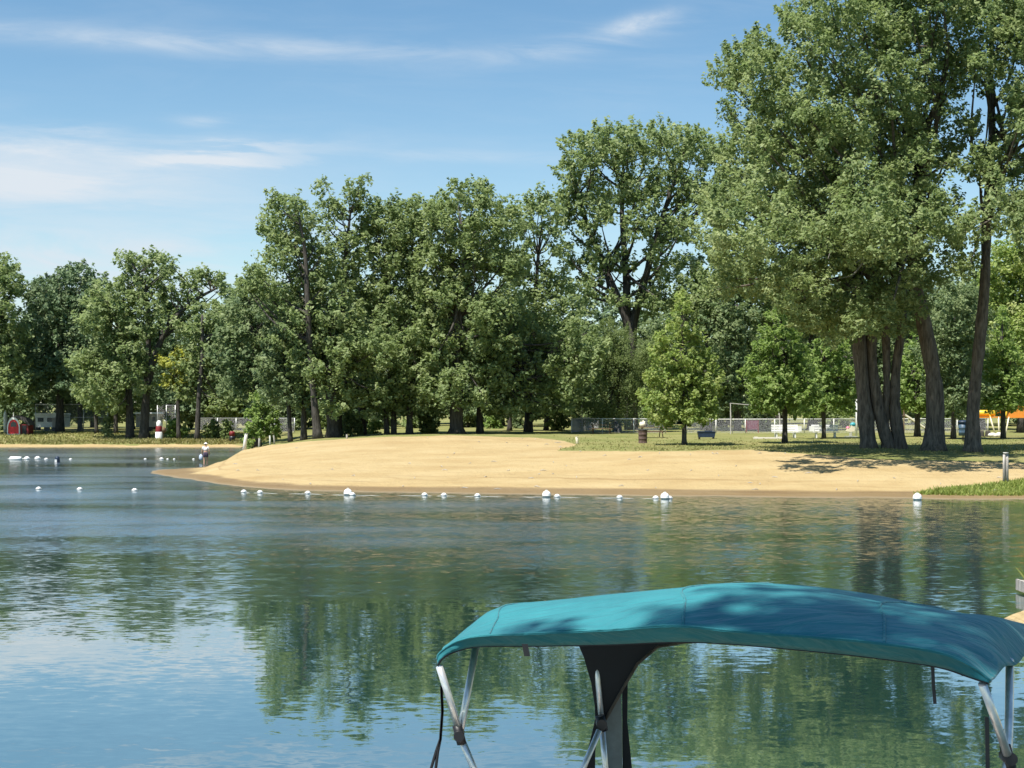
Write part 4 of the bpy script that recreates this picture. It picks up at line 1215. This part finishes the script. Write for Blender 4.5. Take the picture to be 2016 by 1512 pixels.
# blue litter drum on a post
t = thing('litter_drum', gpt(1896, 96), 'blue grey litter drum on a post between the two right trunks', 'litter bin')
q = MB(); q.lathe((0, 0, .34), [(.26, 0), (.30, .02), (.29, .2), (.305, .22), (.29, .24), (.29, .5), (.305, .52), (.29, .54), (.31, .86), (.27, .85), (.26, .4)], 18); q.build('drum', M['bluegrey'], t, True)
q = MB(); q.tube([(0, .0, -.1), (0, 0, .36)], .05, 8); q.build('post', M['rust'], t)
q = MB(); q.lathe((0, 0, 1.2), [(.36, 0), (.34, .12), (.12, .2)], 16); q.build('lid', M['navy'], t, True)

# maroon panel board behind the fence
t = thing('play_panel', gpt(1481, 124), 'maroon and purple play panel seen through the fence', 'play panel')
q = MB(); q.box((0, 0, .65), (.95, .08, .8)); q.build('panel', M['maroon'], t)
for s in (-1, 1):
    q = MB(); q.box((s*.52, 0, .5), (.08, .09, 1.1)); q.build('leg', M['dark_red'], t)

# slide
t = thing('slide', gpt(1800, 121), 'pale slide with a small roofed tower behind the clump of trunks', 'slide')
q = MB(); q.prism([(-.9, 1.55), (.2, .85), (1.3, .12), (1.65, .10), (1.65, .2), (1.3, .24), (.2, 1.0), (-.9, 1.70)], -.3, .3); q.build('chute', M['cream'], t)
q = MB(); q.box((-1.35, 0, 1.52), (.9, .9, .08)); q.build('platform', M['wood_brown'], t)
q = MB(); q.prism([(-1.95, 2.15), (-1.35, 2.75), (-.75, 2.15), (-.85, 2.15), (-1.35, 2.62), (-1.85, 2.15)], -.55, .55); q.build('roof', M['beige'], t)
for x_ in (-1.72, -.98):
    for y_ in (-.38, .38):
        q = MB(); q.tube([(x_, y_, -.1), (x_, y_, 2.25)], .05, 8); q.build('post', M['wood_brown'], t)

# yellow and orange climbing frame
t = thing('climbing_frame', gpt(1972, 110), 'yellow and orange climbing frame with a tube and arches at right', 'climbing frame')
q = MB(); q.tube([(-1.95, 0, 1.78), (-1.85, 0, 1.78), (-.55, 0, 1.78), (-.45, 0, 1.78)], [.12, .23, .23, .15], 14); q.build('tunnel', M['yellow'], t, True)
q = MB(); q.box((-1.2, 0, 1.46), (1.7, .7, .10)); q.box((.95, 0, 1.46), (2.3, .7, .12)); q.build('deck', M['orange'], t)
arch = [(.15, 1.5)] + [(1.05+.85*math.cos(a_), 1.62+.78*math.sin(a_)) for a_ in np.linspace(math.pi, 0, 12)] + [(1.95, 1.5)]
q = MB(); q.prism(arch, -.32, -.26); q.build('arch_panel', M['orange'], t)
q = MB(); q.tube([(x_, -.38, z_) for x_, z_ in arch], .055, 8); q.build('arch_rail', M['yellow'], t, True)
q = MB(); q.tube([(-.3, -.1, 1.8), (-.42, -.1, 1.95), (-.2, -.1, 2.05), (-.05, -.1, 1.8)], .10, 8); q.build('handle', M['orange'], t, True)
for x0, x1 in ((-1.9, -1.9), (-1.0, -.55), (-.35, -.3), (.45, .15), (1.75, 1.95)):
    q = MB(); q.tube([(x0, -.3, 1.5), (x1, -.34, -.1)], .06, 8); q.build('leg', M['cream'] if x0 > -1.5 else M['paleblue'], t, True)
q = MB(); q.tube([(-1.25, -.1, 2.45), (-.95, -.2, 1.5)], .06, 8); q.build('mast', M['yellow'], t)
q = MB(); q.tube([(-1.95, -.1, 2.35), (-.6, -.1, 2.33)], .03, 6); q.build('cross_bar', M['metal_grey'], t)
for px, sx, lab in ((1954, 1.15, 'wide pale rounded rock under the climbing frame, left of its twin'), (1967, .95, 'taller pale rounded rock under the climbing frame by the tree stem')):
    b_ = gpt(px, 106); q = MB(); q.ball((0, 0, .15), .30, 14, 10, sx, .85, .62+.1*(sx < 1)); q.ball((.10*sx, -.1, .10), .22, 12, 8, 1, .8, .6)
    o = q.build('rock', M['concrete'], None, True); o.location = b_; tag(o, lab, 'rock', 'rocks at the playground')
for px, lab in ((1932, 'dark stump left one under the climbing frame'), (1945, 'dark stump right one under the climbing frame')):
    t = thing('stump', gpt(px, 107), lab, 'stump', 'dark stumps at the playground')
    q = MB(); q.lathe((0, 0, -.05), [(.27, 0), (.22, .12), (.19, .4), (.17, .5)], 12); q.build('stump_wood', M['bark'], t, True)
    q = MB(); q.lathe((0, 0, .449), [(.165, 0), (.16, .012)], 12); q.build('cut_face', M['wood_brown'], t)


# ------------------------------------------------------------------ chain link fences
def fence(p0, p1, h_, nposts, label, rail_mid=False, pitch=.075, wr=.0036, group=None, postmat='metal_grey'):
    X0, D0 = (p0[0]-CX)*p0[1]/F, p0[1]; X1, D1 = (p1[0]-CX)*p1[1]/F, p1[1]
    z0, z1 = height(X0, D0), height(X1, D1)
    t_ = thing('chain_link_fence', (X0, D0, z0), label, 'fence', group)
    L_ = math.hypot(X1-X0, D1-D0)

    def P_(u, zz_): return ((X1-X0)*u, (D1-D0)*u, (z1-z0)*u+zz_)
    for k in range(nposts):
        u = k/(nposts-1); q_ = MB(); q_.tube([P_(u, -.1), P_(u, h_+.04)], .042, 8); q_.build('post', M[postmat], t_, True)
    q_ = MB(); q_.tube([P_(0, h_), P_(1, h_)], .036, 8); q_.build('top_rail', M[postmat], t_, True)
    if rail_mid:
        q_ = MB(); q_.tube([P_(0, rail_mid), P_(1, rail_mid)], .03, 8); q_.build('middle_rail', M[postmat], t_, True)
    q_ = MB(); n_ = int((L_+h_)/pitch)
    for k in range(n_):
        for s in (1, -1):
            a0 = k*pitch; lo, hi = 0., h_
            # wire runs from (a0, 0) diagonally; s=-1 mirrored
            x0, x1 = a0-h_, a0
            if x0 < 0: lo2 = -x0; x0c = 0
            else: lo2 = 0; x0c = x0
            x1c = min(x1, L_); hi2 = h_-(x1-x1c)
            if x1c-x0c < .02: continue
            za, zb = lo2, hi2
            if s < 0: za, zb = h_-za, h_-zb
            q_.tube([P_(x0c/L_, za+.02), P_(x1c/L_, zb+.02)], wr, 3, False)
    q_.build('wire_mesh', M['wire'], t_)
    return t_


fence((1125, 122), (1310, 120), 1.22, 4, 'chain link fence section left of the lime green tree, behind the barrel', postmat='offwhite')
fence((1125.5, 122.2), (1178, 150), 1.22, 3, 'chain link side fence running back from the left corner', postmat='offwhite')
fence((1352, 122), (1700, 121), 1.22, 7, 'long chain link fence section behind the white benches', postmat='offwhite')
fence((1700, 122), (1945, 124), 1.22, 5, 'chain link fence section behind the tree trunks at right', postmat='offwhite')
fence((70, 157.5), (212, 157), 3.0, 4, 'tall chain link backstop right of the red playhouse', 1.55, .085, .0036)
fence((310, 156), (345, 156), 2.9, 3, 'tall chain link panel behind the white and red ornament', 1.2, .085, .0036)
fence((392, 158), (580, 150), 1.5, 6, 'grey chain link fence behind the thin black trunk on the far bank', None, .08, .0036)

# light pole behind the fence
t = thing('pole', gpt(1146, 126), 'thin pale pole rising behind the left part of the fence', 'pole')
q = MB(); q.tube([(0, 0, -.1), (0, 0, 2.5)], .05, 8); q.build('shaft', M['wood_grey'], t, True)
q = MB(); q.lathe((0, 0, 2.49), [(.06, 0), (.065, .05), (.02, .09)], 8); q.build('cap', M['wood_grey'], t)

# ------------------------------------------------------------------ far bank, left: playhouse, ornament, drum, trailers
t = thing('playhouse', gpt(27, 147.5), 'small red playhouse with a pointed arch front and white trim', 'playhouse', None, .0)
def gothic(w_, h_, n_=8, base=0.):
    pts_ = [(-w_, base), (w_, base), (w_, h_*.45)]
    for k in range(1, n_+1):
        a_ = k/n_; pts_.append((w_*(1-a_**1.7), h_*.45+(h_*.55)*math.sin(a_*math.pi/2)))
    for k in range(n_-1, -1, -1):
        a_ = k/n_; pts_.append((-w_*(1-a_**1.7), h_*.45+(h_*.55)*math.sin(a_*math.pi/2)))
    return pts_
q = MB(); q.prism(gothic(.66, 1.75), .0, 1.9)
q2 = MB(); q2.box((.35, .95, .55), (2.2, 1.6, 1.1)); q2.build('wall', M['dark_red'], t)
q = MB(); q.prism(gothic(.56, 1.6), -.06, .02); q.build('front_panel', M['red'], t)
outer = gothic(.66, 1.82); inner = gothic(.56, 1.6)
q = MB()
for i in range(1, len(outer)):
    if i == 1 and False: continue
    a_, b_ = outer[i], outer[(i+1) % len(outer)]; c_, d_ = inner[(i+1) % len(outer)], inner[i]
    q.prism([a_, b_, c_, d_], -.10, .0)
q.build('trim', M['white'], t)
q = MB(); q.prism([(-.62, .02), (.62, .02), (.62, .12), (-.62, .12)], -.11, -.06); q.build('sill', M['offwhite'], t)
q = MB(); q.prism([(-.3, .85), (.3, .85), (.3, 1.2), (0, 1.42), (-.3, 1.2)], -.075, -.05); q.build('window', M['glass'], t)
q = MB(); q.prism([(-.80, 1.08), (-.62, 1.55), (-.15, 1.98), (.1, 2.0), (1.0, 1.75), (1.45, 1.35), (1.65, 1.0), (1.5, 1.0), (1.3, 1.2), (.9, 1.5), (.1, 1.8), (-.1, 1.8), (-.55, 1.4), (-.72, 1.08)], .02, 1.85); q.build('roof', M['roof'], t)
q = MB(); q.box((1.05, .13, .5), (.42, .06, 1.0)); q.build('door', M['black'], t)
q = MB(); q.tube([(0, -.05, 1.9), (0, -.05, 2.35)], [.06, .02], 6); q.build('finial', M['offwhite'], t)
t = thing('ornament', gpt(16, 153), 'pale pointed garden ornament left behind the red playhouse', 'ornament')
q = MB(); q.lathe((-.5, .6, 0), [(.22, 0), (.2, .8), (.22, 1.5), (.2, 1.9), (.05, 2.3)], 12); q.build('ornament_body', M['offwhite'], t, True)
q = MB(); q.ball((-.5, .6, 2.32), .07, 8, 6); q.build('tip', M['offwhite'], t, True)

t = thing('ornament', gpt(313, 137.5), 'white and dark red banded ornament standing by the shoreline trunks', 'ornament')
q = MB(); q.lathe((0, 0, 0), [(.36, 0), (.36, .04), (.35, .78), (.33, .80)], 14); q.build('lower_band', M['white'], t, True)
q = MB(); q.lathe((.0, 0, .80), [(.31, 0), (.32, .05), (.30, .52), (.28, .55)], 14); q.build('middle_band', M['dark_red'], t, True)
q = MB(); q.lathe((-.0, 0, 1.35), [(.24, 0), (.25, .05), (.24, .38), (.12, .54), (.02, .56)], 14); q.build('top_band', M['white'], t, True)
q = MB(); q.lathe((.44, .05, .72), [(.1, 0), (.2, .12), (.22, .3), (.15, .5), (.05, .56)], 12); q.tube([(.42, .05, -.05), (.42, .05, .75)], .05, 6); q.build('side_sphere', M['wood_brown'], t, True)
t = thing('drum', gpt(457, 134.5), 'dark drum with a reddish upper band half hidden by bank shrubs', 'drum')
q = MB(); q.lathe((0, 0, -.05), [(.26, 0), (.28, .02), (.27, .3), (.28, .32), (.27, .6)], 14); q.build('drum_body', M['black'], t, True)
q = MB(); q.lathe((0, 0, .55), [(.272, 0), (.275, .3), (.25, .42), (.1, .45)], 14); q.build('upper_band', M['dark_red'], t, True)


def trailer(px, D, L_, label, body, hh=2.4, rz=0.):
    t_ = thing('camper_trailer', gpt(px, D), label, 'trailer', None, rz)
    q_ = MB(); q_.box((0, 0, .45+hh*.36), (L_, 2.2, hh*.72)); q_.build('body', M[body], t_)
    q_ = MB(); q_.prism([(-L_/2-.12, .45+hh*.722), (L_/2+.12, .45+hh*.722), (L_/2, .45+hh*.82), (-L_/2, .45+hh*.82)], -1.2, 1.2); q_.build('roof', M['white'], t_)
    for k in range(3):
        q_ = MB(); q_.box((-L_*.32+L_*.32*k, -1.105, .45+hh*.44), (L_*.2, .04, hh*.24)); q_.build('window', M['glass'], t_)
    q_ = MB(); q_.box((L_*.02+L_*.14, -1.11, .45+hh*.30), (.6, .035, hh*.58)); q_.build('door', M['beige'], t_)
    for s in (-.4, .4):
        q_ = MB(); q_.tube([(s-.0, -1.0, .32), (s, -.8, .32)], .32, 14); q_.build('wheel', M['black'], t_)
    return t_


trailer(104, 161, 3.3, 'white camper trailer parked behind the tall backstop', 'white', 1.9, .05)
trailer(294, 161, 2.4, 'beige camper trailer behind the pair of shoreline trunks', 'beige', 2.0, -.05)


# ------------------------------------------------------------------ boat with canvas top, in front
boat = thing('boat', (1.6, 7.9, 0.), 'moored boat with a teal canvas canopy on thin metal poles', 'boat')
BO = np.array([1.6, 7.9, 0.])
Lc = np.array([-.386, 7.56]); Rc = np.array([2.075, 6.2]); dv = np.array([.484, .875])


def nearD(px):       # distance where the view column px meets the near edge line of the canopy
    s = (px-CX)/F; a0 = Rc-Lc
    t_ = (s*Lc[1]-Lc[0])/(a0[0]-s*a0[1]); return float(Lc[1]+t_*a0[1])


def P3(px, py, D): return np.array(at(px, py, D))


hem = [(862,1309),(872,1294),(900,1280),(945,1271),(1050,1270),(1200,1267),(1330,1262),(1440,1266),(1600,1280),(1720,1293),(1840,1310),(1905,1330),(1945,1344)]
seam = [(861,1297),(866,1285),(896,1264),(948,1252),(1050,1248),(1200,1241),(1325,1233),(1440,1243),(1600,1255),(1720,1266),(1845,1285),(1912,1312),(1947,1338)]
mid = [(868,1284),(890,1268),(920,1248),(965,1226),(1060,1214),(1205,1200),(1330,1188),(1440,1187),(1590,1200),(1720,1218),(1845,1240),(1935,1268),(1990,1312)]
top = [(905,1264),(930,1243),(962,1220),(1000,1197),(1085,1185),(1220,1168),(1340,1157),(1440,1150),(1580,1161),(1720,1184),(1850,1205),(1960,1222),(2035,1285)]
rows = []
r0 = [P3(x, y, nearD(x)+.085*min(1, max(0, (x-880)/80.))*min(1, max(0, (1930-x)/80.))) for x, y in hem]
r1 = [P3(x, y, nearD(min(x, 1944))+.012) for x, y in seam]
r2 = [P3(x, y, nearD(min(x, 1944))+.40+.18*max(0, (x-1800)/200.)) for x, y in mid]
r3 = [P3(x, y, nearD(min(x, 1944))+1.0+.25*max(0, (x-1800)/200.)) for x, y in top]
r4 = []; r5 = []
for i, p in enumerate(r3):
    u = i/12.; q_ = p + np.array([dv[0]*1.35, dv[1]*1.35, -.13-(.11 if u > .5 else .04)*abs(2*u-1)**.7]); r4.append(q_)
    r5.append(q_ + np.array([dv[0]*.02, dv[1]*.02, -.05]))
rows = np.array([r0, r1, r2, r3, r4, r5])


def dense(A, n_):
    """catmull along axis 0 of array of points"""
    return np.array(catmull(list(A), n_))


fine_u = np.array([dense(r, 6) for r in rows])              # rows x U x 3
grid = np.stack([dense(fine_u[1:, j], 7) for j in range(fine_u.shape[1])], 1)   # seam..far hem
val = np.stack([fine_u[0]*(1-t_)+fine_u[1]*t_ for t_ in (0, .33, .66, 1., 1.12)], 0)
# folds: soft puckers running to the corners and along the hem
U = np.linspace(0, 1, grid.shape[1]); Vv = np.linspace(0, 1, grid.shape[0])
UU, VG = np.meshgrid(U, Vv)
fold = .006*np.sin(UU*38+VG*7)*np.exp(-VG*5) + .012*np.sin((UU-VG*.35)*16)*np.exp(-((UU-.25)/.3)**2)*np.sin(np.pi*np.clip(VG*1.3, 0, 1))
fold += .018*np.sin(VG*22+UU*10)*np.exp(-((UU-.97)/.06)**2)
fold += .009*np.sin(UU*55)*np.exp(-((UU-.42)/.08)**2)*np.exp(-VG*4)
grid[:, :, 2] += fold


def sheet(name, G, mat, th=.006, parent=boat):
    a_, b_ = G.shape[:2]; V = (G.reshape(-1, 3)-BO); ii = np.arange(a_*b_).reshape(a_, b_)
    q_ = np.stack([ii[:-1, :-1], ii[:-1, 1:], ii[1:, 1:], ii[1:, :-1]], -1).reshape(-1, 4)
    o = link_mesh(name, V, q_, mat, parent, smooth=True)
    md = o.modifiers.new('thick', 'SOLIDIFY'); md.thickness = th; md.offset = 0
    return o


can = sheet('canopy', grid, M['canvas'])
val[:, :, 1] -= .010
vo = sheet('valance', val, M['canvas'], .007, can)
# stitched welt between top and valance
q = MB(); q.tube([p-BO+np.array([0, -.014, .0]) for p in fine_u[1]], .006, 6); q.build('seam_welt', M['canvas'], can, True)
for uj in (19, 37, 55):     # sewn seams running from the front edge to the back, with the bows pressing up under the cloth
    q = MB(); q.tube([p-BO+np.array([0, 0, .004]) for p in grid[:, uj]], .0065, 6); q.build('panel_seam', M['canvas'], can, True)
q = MB(); q.tube([p-BO+np.array([0, -.006, -.002]) for p in fine_u[0]], .007, 6); q.build('hem_piping', M['darkcloth'], can, True)


def pole(pts, r_=.0195, mat='alu', name='support_pole'):
    q_ = MB(); q_.tube([P3(*p)-BO for p in pts], r_, 12); return q_.build(name, M[mat], boat, True)


def joint(px, py, D, r_=.029):
    q_ = MB(); c_ = P3(px, py, D)-BO; q_.tube([c_+np.array([-.012, 0, .05]), c_+np.array([.014, 0, -.05])], r_*.9, 12)
    q_.tube([c_+np.array([0, -.05, 0]), c_+np.array([0, .04, 0])], r_, 10); return q_.build('hinge_joint', M['black'], boat, True)


pole([(865, 1312, 7.56), (884, 1372, 7.58), (904, 1440, 7.62)])
pole([(938, 1268, 7.95), (907, 1436, 7.66)])
joint(904, 1446, 7.62)
pole([(906, 1450, 7.62), (940, 1530, 7.66), (1050, 1790, 7.75)])
pole([(1934, 1346, 6.22), (1960, 1418, 6.30), (1983, 1484, 6.38)])
pole([(1988, 1300, 6.95), (1987, 1400, 6.70), (1985, 1478, 6.48)])
joint(1984, 1490, 6.42)
pole([(1984, 1496, 6.42), (1972, 1560, 6.45), (1930, 1760, 6.6)])
pole([(1171, 1262, 9.5), (1176, 1330, 9.45), (1184, 1416, 9.4)], .019)
joint(1184, 1424, 9.36, .036)
pole([(1180, 1438, 9.28), (1148, 1512, 9.2), (1075, 1680, 9.1)], .020)
pole([(1186, 1440, 9.4), (1192, 1512, 9.4), (1200, 1680, 9.4)], .020)
# the curved bow carrying the far gusset
pole([(1430, 1262, 9.2), (1350, 1264, 9.3), (1295, 1273, 9.35), (1255, 1307, 9.4), (1226, 1356, 9.42), (1190, 1420, 9.42)], .010, 'bark_grey', 'bow')


def flat(name, poly, D, mat, th=.012, parent=boat, label=None):
    pts_ = [P3(x, y, D)-BO for x, y in poly]; q_ = MB()
    n_ = len(pts_); q_.add([p for p in pts_]+[p+np.array([0, th, 0]) for p in pts_],
                           [tuple(range(n_)), tuple(reversed(range(n_, 2*n_)))]+[(i, i+n_, (i+1) % n_+n_, (i+1) % n_) for i in range(n_)])
    o = q_.build(name, M[mat], parent)
    if label: o['label'] = label
    return o


flat('gusset', [(1134,1258),(1150,1296),(1164,1345),(1171,1390),(1172,1424),(1190,1424),(1226,1354),(1254,1306),(1294,1271),(1350,1262),(1430,1258)], 9.44, 'darkcloth')
flat('screen_panel', [(1190,1436),(1194,1418),(1222,1367),(1225,1440),(1226,1700),(1200,1700)], 9.50, 'vinyl')
flat('dark_flap', [(1225,1362),(1236,1338),(1235,1420),(1245,1520),(1262,1700),(1227,1700)], 9.53, 'darkcloth')
flat('dark_flap', [(1172,1416),(1178,1424),(1172,1480),(1170,1700),(1120,1700),(1152,1500)], 9.56, 'darkcloth')


def strap(pts, w_=.022, name='strap'):
    q_ = MB(); pp = [P3(*p)-BO for p in pts]
    for a_, b_ in zip(pp[:-1], pp[1:]):
        q_.add([a_+np.array([-w_/2, 0, 0]), a_+np.array([w_/2, 0, 0]), b_+np.array([w_/2, 0, 0]), b_+np.array([-w_/2, 0, 0]),
                a_+np.array([-w_/2, .004, 0]), a_+np.array([w_/2, .004, 0]), b_+np.array([w_/2, .004, 0]), b_+np.array([-w_/2, .004, 0])],
               [(0,1,2,3),(7,6,5,4),(0,4,5,1),(1,5,6,2),(2,6,7,3),(3,7,4,0)])
    return q_.build(name, M['black'], boat)


strap([(1033, 1268, 7.2), (1038, 1292, 7.2)], .03)
strap([(1836, 1306, 6.42), (1838, 1350, 6.42), (1841, 1386, 6.42)], .015)
strap([(1943, 1412, 6.30), (1944, 1460, 6.30), (1946, 1600, 6.32)], .018)
q = MB()
for off in (0, 9):
    q.tube([P3(x-BO[0]*0+o_, y, 7.6)-BO for x, y, o_ in [(869,1350,0),(871,1400,0),(867,1455,0),(862-off*.4,1480,0),(858-off,1512,0),(852-off,1600,0),(850,1720,0)]], .008, 6)
q.build('lashing_cord', M['black'], boat, True)
# hull below the frame: deck, side rails and two pontoons
ang = math.atan2(Rc[1]-Lc[1], Rc[0]-Lc[0])
ctr = (Lc+Rc)/2+dv*1.1-BO[:2]
q = MB(); q.box((ctr[0], ctr[1], .62), (2.75, 5.4, .09), ang); q.build('deck', M['beige'], boat)
for s in (-1, 1):
    cx_, cy_ = ctr[0]+s*.95*math.cos(ang), ctr[1]+s*.95*math.sin(ang)
    a_ = np.array([cx_, cy_, .27]); dd = np.array([-math.sin(ang), math.cos(ang), 0])
    q = MB(); q.tube([a_-dd*2.9, a_-dd*2.5, a_+dd*2.5, a_+dd*2.9], [.06, .3, .3, .06], 16); q.build('pontoon', M['metal_grey'], boat, True)
    cx_, cy_ = ctr[0]+s*1.32*math.cos(ang), ctr[1]+s*1.32*math.sin(ang); a_ = np.array([cx_, cy_, 0])
    q = MB()
    for zr in (.75, .9): q.tube([a_-dd*2.4+np.array([0, 0, zr]), a_+dd*2.4+np.array([0, 0, zr])], .016, 8)
    for k in range(6): q.tube([a_+dd*(-2.4+.96*k)+np.array([0, 0, .66]), a_+dd*(-2.4+.96*k)+np.array([0, 0, .9])], .016, 8)
    q.build('railing', M['alu'], boat, True)

# ------------------------------------------------------------------ overhanging bough beside the camera that dapples the canvas
def shade_tree():
    rng_ = np.random.default_rng(77)
    base = np.array([-10.5, -5.0, .0])
    root = thing('shade_tree', tuple(base), 'tree leaning over the near shore, its bough shading the canvas boat top', 'tree')
    tg = [((2.05, 7.25, 2.75), 14.5, .80), ((2.40, 6.40, 2.7), 15, .80), ((1.62, 6.75, 2.7), 14, .42), ((3.0, 7.5, 2.7), 14.5, 1.1), ((2.35, 8.4, 2.75), 15, .80), ((.30, 7.30, 2.6), 14, .13), ((.75, 7.08, 2.65), 15, .22), ((1.25, 6.90, 2.7), 14.5, .34), ((1.0, 6.98, 2.7), 14.2, .22), ((1.0, 7.0, 2.7), 14, .12), ((.1, 7.5, 2.6), 14.5, .12)]
    lob = []
    for p, d_, r_ in tg:
        c_ = np.array(p)+np.array(SUN)*d_; lob.append((c_[0], c_[1], c_[2], r_))
    for _ in range(26):
        lob.append((rng_.uniform(-14, -9.0), rng_.uniform(-7, -1), rng_.uniform(11.0, 16.0), rng_.uniform(.9, 1.5)))
    V, Fc, tn = crown_mesh(lob, base, .17, .95, rng_, cl=.6, sprig=.2)
    link_mesh('crown', V, Fc, M['olive'], root, tint=tn)
    q_ = MB(); q_.tube([(0, 0, -.3), (.1, .2, 4), (.4, .6, 8), (.8, 1.2, 11.5), (1.2, 1.8, 15)], [.42, .34, .27, .2, .08], 10); q_.build('trunk', M['bark'], root, True)
    q_ = MB()
    for x, y, zc, r_ in lob[:10]:
        e_ = np.array([x, y, zc])-base
        q_.tube([(.7, 1., 10.5), tuple(np.array([.7, 1., 10.5])*.5+e_*.5+np.array([0, 0, .8])), tuple(e_)], [.10, .05, .015], 6, False)
    q_.build('branches', M['bark'], root, True)
    return root


shade_tree()
